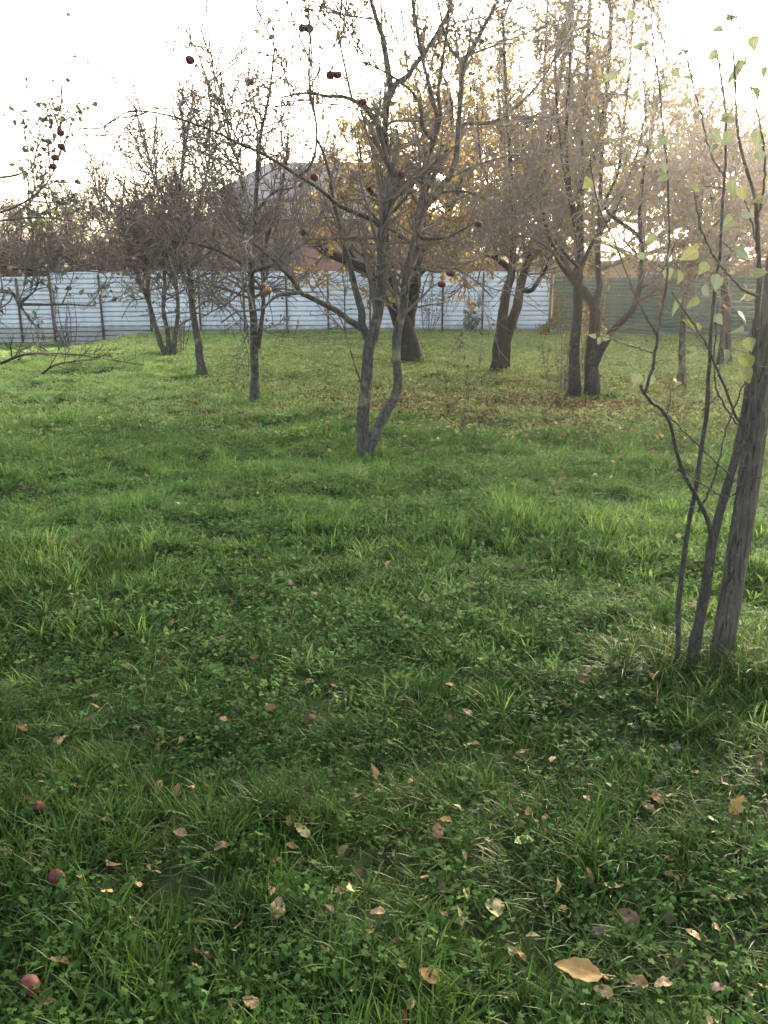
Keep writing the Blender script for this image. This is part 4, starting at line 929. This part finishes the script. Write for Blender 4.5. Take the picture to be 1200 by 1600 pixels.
def cover_mesh(name, rg, nl, rad, hmin, hmax, sz, mat, kinds=('clover', 'lobed', 'oval')):
    vs, fs, ts, n = [], {3: [], 4: []}, [], 0
    for i in range(nl):
        a = rg.uniform(0, 6.28); r = rad * math.sqrt(rg.uniform()); h = rg.uniform(hmin, hmax); c = np.array([r * math.cos(a), r * math.sin(a), h])
        o = lobed(kinds[rg.integers(len(kinds))], rg); s = sz * rg.uniform(.5, 1.2); tilt = rg.normal(size=2) * .4; rot = rg.uniform(0, 6.28)
        x = o[:, 0] * math.cos(rot) - o[:, 1] * math.sin(rot); y = o[:, 0] * math.sin(rot) + o[:, 1] * math.cos(rot)
        z = tilt[0] * x + tilt[1] * y - .25 * (x * x + y * y) * rg.uniform(-.6, 1)
        P_ = np.stack([x, y, z], 1) * s + c; m_ = len(P_)
        vs.append(np.vstack([c[None], P_])); fs[3] += [[n, n + 1 + k, n + 1 + (k + 1) % m_] for k in range(m_)]; t_ = rg.uniform(); ts += [t_] * (m_ + 1); n += m_ + 1
        b_ = np.array([c[0] * .7, c[1] * .7, -.01]); w_ = .0007
        vs.append(np.array([b_ - [w_, 0, 0], b_ + [w_, 0, 0], c + [w_, 0, 0], c - [w_, 0, 0]])); fs[4].append([n, n + 1, n + 2, n + 3]); ts += [t_] * 4; n += 4
    return mesh_np(name, np.concatenate(vs), [np.array(fs[3]), np.array(fs[4])], [M[mat]], False, {'tint': ts})
def scatter(name, label, meshes, P3, rot, scl, idx):
    col = bpy.data.collections.new(name + '_kinds')
    for k, me in enumerate(meshes):
        o = bpy.data.objects.new('%s_kind_%02d' % (name, k), me); col.objects.link(o)
    pm = bpy.data.meshes.new(name); pm.vertices.add(len(P3)); pm.vertices.foreach_set('co', P3.astype(np.float32).ravel())
    a = pm.attributes.new('rot', 'FLOAT_VECTOR', 'POINT'); a.data.foreach_set('vector', rot.astype(np.float32).ravel())
    a = pm.attributes.new('scl', 'FLOAT_VECTOR', 'POINT'); a.data.foreach_set('vector', scl.astype(np.float32).ravel())
    a = pm.attributes.new('idx', 'INT', 'POINT'); a.data.foreach_set('value', idx.astype(np.int32))
    o = obj(name, pm); g = bpy.data.node_groups.new(name + '_scatter', 'GeometryNodeTree')
    g.interface.new_socket('Geometry', in_out='INPUT', socket_type='NodeSocketGeometry'); g.interface.new_socket('Geometry', in_out='OUTPUT', socket_type='NodeSocketGeometry')
    gi = g.nodes.new('NodeGroupInput'); go = g.nodes.new('NodeGroupOutput'); ip = g.nodes.new('GeometryNodeInstanceOnPoints'); ci = g.nodes.new('GeometryNodeCollectionInfo')
    ci.inputs['Collection'].default_value = col; ci.inputs['Separate Children'].default_value = True; ci.inputs['Reset Children'].default_value = True
    def na(nm, ty): q = g.nodes.new('GeometryNodeInputNamedAttribute'); q.data_type = ty; q.inputs[0].default_value = nm; return q.outputs[0]
    g.links.new(gi.outputs[0], ip.inputs['Points']); g.links.new(ci.outputs[0], ip.inputs['Instance']); ip.inputs['Pick Instance'].default_value = True
    g.links.new(na('idx', 'INT'), ip.inputs['Instance Index'])
    er = g.nodes.new('FunctionNodeEulerToRotation'); g.links.new(na('rot', 'FLOAT_VECTOR'), er.inputs[0]); g.links.new(er.outputs[0], ip.inputs['Rotation'])
    g.links.new(na('scl', 'FLOAT_VECTOR'), ip.inputs['Scale']); g.links.new(ip.outputs[0], go.inputs[0])
    md = o.modifiers.new('scatter', 'NODES'); md.node_group = g
    return tag(o, label, kind='stuff')
def sample(rg, y0, y1, dens, mx=1.6):
    """random ground points in the part of the garden the camera can see, with a margin to the sides"""
    W = .5 * y1 + mx; n = int((y1 - y0) * 2 * W * dens); x = rg.uniform(-W, W, n); y = rg.uniform(y0, y1, n)
    k = (np.abs(x) < .5 * y + mx)
    rel = (x - ga[0]) * gd[1] - (y - ga[1]) * gd[0]        # > 0 on the garden side of the green fence is negative; tested below
    side = (x - ga[0]) * (-gd[1]) + (y - ga[1]) * gd[0]
    k &= (y < FY - .12) & ((x < ga[0]) | (side < -.12))
    return x[k], y[k]
rg = np.random.default_rng(101)
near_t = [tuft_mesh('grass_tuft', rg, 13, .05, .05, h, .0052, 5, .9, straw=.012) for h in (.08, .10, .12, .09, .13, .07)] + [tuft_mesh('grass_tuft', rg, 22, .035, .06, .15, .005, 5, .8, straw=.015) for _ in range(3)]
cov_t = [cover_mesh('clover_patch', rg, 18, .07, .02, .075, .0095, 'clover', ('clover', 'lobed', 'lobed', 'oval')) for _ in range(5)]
mid_t = [tuft_mesh('grass_tuft_mid', rg, 12, .06, .05, h, .0085, 4, .95, 'grass_mid_lit', .01) for h in (.08, .10, .12, .09)] + [tuft_mesh('grass_tuft_mid', rg, 22, .045, .06, .15, .008, 4, .8, 'grass_mid_lit', .02) for _ in range(2)]
covm_t = [cover_mesh('clover_patch_mid', rg, 16, .07, .02, .075, .011, 'clover_mid_lit', ('clover', 'lobed', 'lobed', 'oval')) for _ in range(4)]
far_t = [tuft_mesh('grass_tuft_far', rg, 20, .10, .05, h, .014, 3, .9, 'grass_far_lit') for h in (.08, .11, .09, .13)]
covf_t = [cover_mesh('low_plant', rg, 22, .12, .02, .10, .022, 'cover', ('oval', 'lobed')) for _ in range(4)]
def bare(x, y): return np.exp(-((x - 2.3) / 1.7) ** 2 - ((y - 11.1) / 1.25) ** 2)
def fields(x, y):
    clv = vn(x * 1.3 + 3, y * 1.3, 21) * .6 + vn(x * 3.1, y * 3.1, 22) * .4            # ground-cover patches
    tus = vn(x * 1.0, y * 1.4 + 7, 23) * .45 + vn(x * 3.3, y * 3.6, 24) * .55              # lush tussocks
    leafy = sstep(11.0, 14.0, y + 1.6 * (vn(x * .7, y * .7, 25) - .5)) * sstep(-3.6, -1.0, x + .05 * (y - 12) + 2 * (vn(x * .5, y * .5, 26) - .5))
    leafy = np.maximum(leafy, sstep(8.6, 10.6, y) * sstep(.4, 1.6, x - .02 * y) * .9)
    return clv, tus, leafy
def field_grass(y0, y1, dens, meshes, kind, rg, fade0=0, fade1=0):
    x, y = sample(rg, y0, y1, dens); clv, tus, leafy = fields(x, y)
    e0 = rg.uniform(size=len(x)) < sstep(y0 - .01, y0 + fade0, y) if fade0 else np.ones(len(x), bool)
    e1 = rg.uniform(size=len(x)) < 1 - sstep(y1 - fade1, y1 + .01, y) if fade1 else np.ones(len(x), bool)
    if kind == 'grass': p = np.clip(1.35 - .9 * sstep(.55, .75, clv), .35, 1) * (1 - .72 * leafy); h = .42 + 1.9 * np.clip(tus - .4, 0, .7); p = p * (.75 + .35 * sstep(.3, .55, tus))
    else: p = np.clip(.3 + 1.0 * sstep(.44, .62, clv), 0, 1); h = .8 + .4 * tus
    p = p * (1 - .9 * bare(x, y)) * e0 * e1
    k = rg.uniform(size=len(x)) < p; x, y, h, leafy = x[k], y[k], h[k], leafy[k]; n = len(x)
    h = h * (1 - .35 * leafy) * rg.uniform(.75, 1.25, n)
    z = terrain(x, y); rot = np.stack([rg.normal(size=n) * .12, rg.normal(size=n) * .12, rg.uniform(0, 6.28, n)], 1)
    s = rg.uniform(.85, 1.2, n); return np.stack([x, y, z], 1), rot, np.stack([s, s, h * s], 1), rg.integers(0, len(meshes), n)
def cat(*parts): return [np.concatenate(q) for q in zip(*parts)]
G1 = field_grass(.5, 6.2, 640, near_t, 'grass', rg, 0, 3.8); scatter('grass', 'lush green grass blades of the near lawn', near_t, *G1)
q = field_grass(2.2, 12.5, 340, mid_t, 'grass', rg, 3.6, 4); scatter('mid_grass', 'green tussocky grass halfway down the garden with light put into its colour', mid_t, *q)
q = field_grass(8.5, 28.7, 130, far_t, 'grass', rg, 4, 0); scatter('far_grass', 'yellow-green grass of the far lawn with light put into its colour', far_t, *q)
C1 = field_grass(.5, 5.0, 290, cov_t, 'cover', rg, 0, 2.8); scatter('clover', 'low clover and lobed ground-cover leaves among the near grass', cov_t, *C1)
C2 = field_grass(2.2, 10.5, 190, covm_t, 'cover', rg, 2.8, 2); scatter('mid_clover', 'clover patches halfway down the garden with light put into their colour', covm_t, *C2)
x, y = sample(rg, 8.5, 28.6, 95); clv, tus, leafy = fields(x, y); k = rg.uniform(size=len(x)) < np.clip(leafy + .12, 0, 1) * (1 - .88 * bare(x, y)); x, y = x[k], y[k]; n = len(x); s = rg.uniform(.7, 1.3, n)
scatter('ground_cover', 'low yellowing leafy ground cover under the far trees', covf_t, np.stack([x, y, terrain(x, y)], 1), np.stack([rg.normal(size=n) * .1, rg.normal(size=n) * .1, rg.uniform(0, 6.28, n)], 1), np.stack([s, s, s], 1), rg.integers(0, len(covf_t), n))
# taller straw-coloured grass at the foot of the sapling and the post
n = 120; a = rg.uniform(0, 6.28, n); r_ = .36 * rg.uniform(0, 1, n) ** .8; x = 1.38 + r_ * np.cos(a) * 1.5; y = 3.15 + r_ * np.sin(a) * .8
tall_t = [tuft_mesh('tall_tuft', rg, 9, .03, .1, .24, .005, 6, .9, straw=.16) for _ in range(4)]
s = rg.uniform(.6, 1.05, n)
scatter('tall_grass', 'taller straw-flecked grass round the sapling and post', tall_t, np.stack([x, y, terrain(x, y)], 1), np.stack([rg.normal(size=n) * .15, rg.normal(size=n) * .15, rg.uniform(0, 6.28, n)], 1), np.stack([s, s, s], 1), rg.integers(0, 4, n))
# longer grass and fallen litter gathered round the feet of the trunks
xs, ys = [], []
for fx, fy, fr in FEET:
    n = int(70 + 300 * fr); a = rg.uniform(0, 6.28, n); r_ = fr * 1.15 + .22 * rg.uniform(0, 1, n) ** 1.6; xs.append(fx + r_ * np.cos(a)); ys.append(fy + r_ * np.sin(a))
x = np.concatenate(xs); y = np.concatenate(ys); n = len(x); s = rg.uniform(.7, 1.15, n)
scatter('foot_grass', 'longer grass left standing round the tree trunks', mid_t, np.stack([x, y, terrain(x, y)], 1), np.stack([rg.normal(size=n) * .12, rg.normal(size=n) * .12, rg.uniform(0, 6.28, n)], 1), np.stack([s, s, s * 1.1], 1), rg.integers(0, len(mid_t), n))
dry_t = [tuft_mesh('dry_tuft', rg, 12, .07, .03, .08, .0045, 4, 1.0, straw=.4) for _ in range(4)]
x, y = sample(rg, .8, 12, 60); k = vn(x * .9 + 40, y * .9, 71) * .5 + vn(x * 3 + 9, y * 3, 72) * .5 > .68; x, y = x[k], y[k]; n = len(x); s = rg.uniform(.7, 1.3, n)
scatter('dry_grass', 'matted straw-coloured patches in the lawn', dry_t, np.stack([x, y, terrain(x, y) + .01], 1), np.stack([rg.normal(size=n) * .4, rg.normal(size=n) * .4, rg.uniform(0, 6.28, n)], 1), np.stack([s, s, s], 1), rg.integers(0, 4, n))
# leaf litter
def litter_pts():
    xs, ys = [], []
    n = 22000; x = rg.normal(2.5, 1.8, n); y = rg.normal(11.5, 1.5, n); xs.append(x); ys.append(y)
    n = 1500; x = rg.normal(1.5, 2.5, n); y = rg.normal(10.5, 2.4, n); xs.append(x); ys.append(y)
    n = 3500; x = rg.uniform(-3, 9, n); y = rg.uniform(8.5, 26, n); xs.append(x); ys.append(y)
    x, y = sample(rg, .8, 12, 5); xs.append(x); ys.append(y)
    x = np.concatenate(xs); y = np.concatenate(ys); k = (y < 28) & (y > .8) & ((x < 5) | (y < 24)); return x[k], y[k]
x, y = litter_pts(); n = len(x); pos = np.stack([x, y, terrain(x, y) + rg.uniform(.01, .085, n)], 1)
dirs = np.stack([rg.normal(size=n), rg.normal(size=n), rg.normal(size=n) * .3], 1)
v, f, ti = place_leaves(pos, .05, rg, leaf_tpl(4, .34, .5, .3), 0, dirs)
tag(obj('leaf_litter', mesh_np('leaf_litter', v, [f], [M['litter']], True, {'tint': ti})), 'scattered brown leaf litter under the trees', kind='stuff')

x, y = sample(rg, .8, 9, 26); n = len(x); pos = np.stack([x, y, terrain(x, y) + rg.uniform(.005, .05, n)], 1)
v, f, ti = place_leaves(pos, .045, rg, LEAFN, 0, np.stack([rg.normal(size=n), rg.normal(size=n), rg.normal(size=n) * .4], 1))
tag(obj('rotting_leaves', mesh_np('rotting_leaves', v, [f], [M['leaf_dry']], True, {'tint': ti})), 'small rotting brown leaves sunk in the near grass', kind='stuff')

# ------------------------------------------------------------------ single fallen leaves of the near lawn
def fallen_mesh(seed, crumple, wid):
    rg = np.random.default_rng(seed); nl, nw = 11, 7; v = np.zeros((nl, nw, 3))
    for i in range(nl):
        s = i / (nl - 1); w_ = wid * (math.sin(math.pi * s ** .8) ** .75) * (1 - .2 * s) * (1 + .10 * math.sin(i * 2.4)) + .004
        for j in range(nw):
            u = -1 + 2 * j / (nw - 1); v[i, j] = (u * w_, s - .5, 0)
    cx = rg.uniform(.4, 1.0) * crumple; cy = rg.uniform(-.5, 1.2) * crumple
    u = v[..., 0] / wid; s = v[..., 1] * 2
    z = .22 * cx * np.abs(u) ** 1.5 - .16 * cy * s * s + .05 * crumple * np.sin(5 * s + 3 * u + seed) + .03 * crumple * np.cos(9 * u - 4 * s)
    v[..., 2] = z; v[..., 0] *= 1 - .35 * crumple * cx
    k = (np.arange(nl - 1)[:, None] * nw + np.arange(nw - 1)[None]).ravel(); f = np.stack([k, k + 1, k + 1 + nw, k + nw], 1)
    if seed % 3 == 0: f = np.delete(f, [rg.integers(14, 40), rg.integers(14, 40)], axis=0)      # insect holes
    st, sf_ = tubes(resample([(0, -.5, 0), (.02, -.62, .03), (.05, -.75, .02)], 5)[None], np.full((1, 5), .012), 5)
    V = v.reshape(-1, 3); return np.vstack([V, st]), np.concatenate([f, sf_ + len(V)])
def fl_mat(name, a, b_, spot):
    m, t, bs, out = newmat(name); tc = N(t, 'ShaderNodeTexCoord'); nz = N(t, 'ShaderNodeTexNoise'); nz.inputs['Scale'].default_value = 5; nz.inputs['Detail'].default_value = 5
    t.links.new(tc.outputs['Object'], nz.inputs['Vector']); r = ramp(t, [(0.32, spot), (0.42, a), (0.7, b_)], nz.outputs['Fac']); t.links.new(r.outputs[0], bs.inputs['Base Color'])
    bs.inputs['Roughness'].default_value = .65; bs.inputs['Specular IOR Level'].default_value = .25
    tr = N(t, 'ShaderNodeBsdfTranslucent'); t.links.new(r.outputs[0], tr.inputs[0]); ms = N(t, 'ShaderNodeMixShader'); ms.inputs[0].default_value = .25
    t.links.new(bs.outputs[0], ms.inputs[1]); t.links.new(tr.outputs[0], ms.inputs[2]); t.links.new(ms.outputs[0], out.inputs[0]); add_veins(m, fobj('X'), fobj('Y'), .3, False); return m
FL = {'t': ('tan', (0.2, 0.14, 0.062), (0.28, 0.2, 0.097), (0.11, 0.07, 0.035)), 'b': ('brown', (0.12, 0.072, 0.03), (0.19, 0.12, 0.052), (0.06, 0.036, 0.022)), 'd': ('dark brown', (0.06, 0.038, 0.018), (0.09, 0.058, 0.03), (0.03, 0.021, 0.012)),
      'y': ('yellow', (0.17, 0.1, 0.025), (0.22, 0.145, 0.045), (0.24, 0.14, 0.05)), 'p': ('pale yellow', (0.12, 0.11, 0.04), (0.16, 0.15, 0.06), (0.22, 0.2, 0.09)), 'o': ('orange', (0.28, 0.15, 0.05), (0.38, 0.21, 0.08), (0.15, 0.075, 0.035)),
      'g': ('grey', (0.05, 0.045, 0.03), (0.1, 0.09, 0.062), (0.03, 0.027, 0.02)), 'v': ('yellow-green', (0.13, 0.15, 0.04), (0.19, 0.2, 0.06), (0.14, 0.14, 0.05))}
shapes = [fallen_mesh(1, .5, .34), fallen_mesh(2, 1.1, .36), fallen_mesh(3, .7, .4), fallen_mesh(6, 1.4, .33)]
FM = {}
big_leaf = fallen_mesh(13, .22, .27)
for c, (nm, a, b_, s_) in FL.items():
    mt = fl_mat('fallen_leaf_' + nm.replace(' ', '_').replace('-', '_'), a, b_, s_)
    for k, (v, f) in enumerate(shapes): FM[c, k] = mesh_np('fallen_leaf', v, [f], [mt])
FLL = """167,1307,22,p 100,1177,22,t 68,1243,17,b 127,1273,22,b 250,1247,18,b 302,1252,17,t 253,1180,18,v 282,1320,24,b 12,1357,22,t 43,1362,28,t 70,1358,15,b 235,1377,15,t
218,1402,18,t 170,1418,18,o 127,1393,11,o 212,1465,22,t 315,1467,20,y 373,1468,22,o 97,1528,30,b 320,1517,38,d 310,1537,20,t 190,1557,20,t 73,1593,34,t 393,1595,26,t 350,1342,34,d 350,1143,14,o 37,1157,20,b
543,1150,20,g 730,1130,18,t 755,1147,14,p 737,1183,28,t 698,1183,14,y 687,1215,14,y 725,1163,12,t 460,1213,14,b 429,1228,14,b 558,1263,18,t 592,1257,17,t 643,1240,16,t 613,1245,14,y 427,1262,16,b 430,1300,20,b
453,1302,18,y 472,1319,32,p 455,1340,18,o 432,1370,20,b 697,1302,22,y 713,1282,17,p 683,1322,26,b 760,1337,14,t 725,1358,20,t 663,1395,18,b 728,1422,34,v 773,1443,42,p 535,1412,25,b 428,1415,26,t 435,1442,34,t
590,1448,24,t 575,1482,34,b 618,1493,22,d 512,1508,26,t 628,1532,18,t 670,1553,34,o 797,1513,18,p 482,1567,28,t 553,1570,24,b 642,1593,20,t 770,1262,15,b 692,1453,16,b
900,1560,66,y 810,1515,24,y 943,1550,44,b 940,1577,28,t 992,1562,34,b 1032,1567,32,t 1120,1567,40,d 1170,1587,30,p 1197,1570,28,t 918,1597,26,p 955,1408,28,t 918,1390,26,b 892,1360,17,y 817,1333,34,v 848,1320,20,y
807,1297,18,t 825,1292,18,b 850,1300,18,b 813,1197,18,b 862,1207,16,t 882,1118,20,b 940,1107,20,p 890,1150,20,t 1023,1122,20,t 983,1152,18,y 1032,1188,14,t 1055,1188,22,g 1093,1207,20,g 1182,1218,30,g 1172,1132,14,p
915,1247,18,t 950,1247,14,p 915,1267,20,b 1025,1268,26,y 1047,1263,24,v 1010,1282,26,b 1150,1282,34,y 1117,1320,20,t 1168,1307,15,t 1110,1305,24,p 1042,1363,22,b 1048,1390,24,b 1042,1438,18,v 878,1440,14,t
1137,1433,20,t 1110,1417,20,p 1162,1415,22,b 1080,1487,26,t 1115,1473,20,t 980,1460,36,d 933,1483,24,g 1033,1522,18,t 665,945,13,t 707,952,14,p 756,974,11,t 560,989,14,b 607,990,13,b 692,927,11,y 855,1045,16,t
748,1052,17,y 787,1050,16,b 982,1006,20,t 990,945,14,y 952,960,11,t 1015,1072,20,o 917,1065,14,p 702,1087,14,o 521,1085,13,b 926,863,11,t 562,762,10,p 480,1085,14,o 372,1085,14,b 198,1055,16,b 383,1088,12,t
310,838,9,t 220,880,9,b 560,870,8,b 1085,1225,16,b 640,1110,12,b 150,1120,14,b 600,1330,14,b"""
leaf_list = []
for q in FLL.split():
    a = q.split(','); leaf_list.append((float(a[0]), float(a[1]), float(a[2]), a[3]))
first = {}
rg = np.random.default_rng(55); labs = {}
def region(px, py):
    gx_ = ['at the left edge', 'on the left', 'left of the middle', 'right of the middle', 'on the right', 'at the right edge'][min(5, int(px / 200))]
    gy_ = 'far up the near lawn' if py < 1000 else 'level with the foot of the post' if py < 1110 else 'a little below the post foot' if py < 1200 else 'halfway down the near grass' if py < 1290 else 'in the lower grass' if py < 1380 else 'low in the near grass' if py < 1470 else 'close to the bottom edge' if py < 1545 else 'along the bottom edge'
    return gx_, gy_
items = []
for (px, py, szp, c) in leaf_list:
    k = int(rg.integers(0, 4)) if (px, py) != (900, 1560) else 0; g0 = G(px, py); d = float(np.linalg.norm(g0 - [0, 0, CAMH])); L = szp / F * d * 0.94
    sizew = 'tiny' if L < .028 else 'small' if L < .045 else 'large' if L > .075 else ''
    if (px, py) == (900, 1560): sizew = 'broad'
    curl = ['flat', 'curled', 'holed', 'crumpled'][k]; gx_, gy_ = region(px, py)
    lab = ' '.join((sizew + ' ' + FL[c][0] + ' ' + curl + ' fallen leaf ' + gy_ + ' ' + gx_).split()); items.append([lab, px, py, L, c, k, g0])
from collections import defaultdict
byl = defaultdict(list)
for it in items: byl[it[0]].append(it)
for lab, its in byl.items():
    if len(its) > 1:
        its.sort(key=lambda q: q[1])
        wds = ['leftmost', 'rightmost'] if len(its) == 2 else ['leftmost', 'middle', 'rightmost'] if len(its) == 3 else ['leftmost', 'second', 'third', 'rightmost']
        for w_, it in zip(wds, its): it[0] = w_ + ' ' + it[0]
for lab, px, py, L, c, k, g0 in items:
    if (c, k) not in first:
        o = bpy.data.objects.new('fallen_leaf', FM[c, k]); first[c, k] = o
    else: o = first[c, k].copy()
    C.objects.link(o); o.location = g0 + np.array([0, 0, .042 + .015 * rg.uniform()])
    o.scale = (L, L, L); o.rotation_euler = (R(rg.uniform(-5, 40)), R(rg.normal() * 18), rg.uniform(0, 6.28) if rg.uniform() < .6 else rg.uniform(-.6, .6) + 1.57)
    if (px, py) == (900, 1560): o.rotation_euler = (R(8), R(-14), R(76)); o.location.z += .035; o.data = mesh_np('fallen_leaf_broad', big_leaf[0], [big_leaf[1]], [FM['y', 0].materials[0]])
    tag(o, lab, 'leaf', 'single fallen leaves in the near grass')

# ------------------------------------------------------------------ haze, added to imitate the lens glare of the low sun
if HAZE > 0:
    hm = bpy.data.materials.new('glare_haze'); hm.use_nodes = True; t = hm.node_tree; t.nodes.remove(t.nodes['Principled BSDF'])
    pv_ = t.nodes.new('ShaderNodeVolumePrincipled'); pv_.inputs['Density'].default_value = HAZE; pv_.inputs['Color'].default_value = (1, .97, .93, 1); pv_.inputs['Anisotropy'].default_value = .8
    t.links.new(pv_.outputs[0], t.nodes['Material Output'].inputs['Volume'])
    tag(MB().box(-60, 60, -15, 75, -1.6, 17).build('haze', hm), 'thin bright haze added for the lens glare of the low sun', kind='stuff')
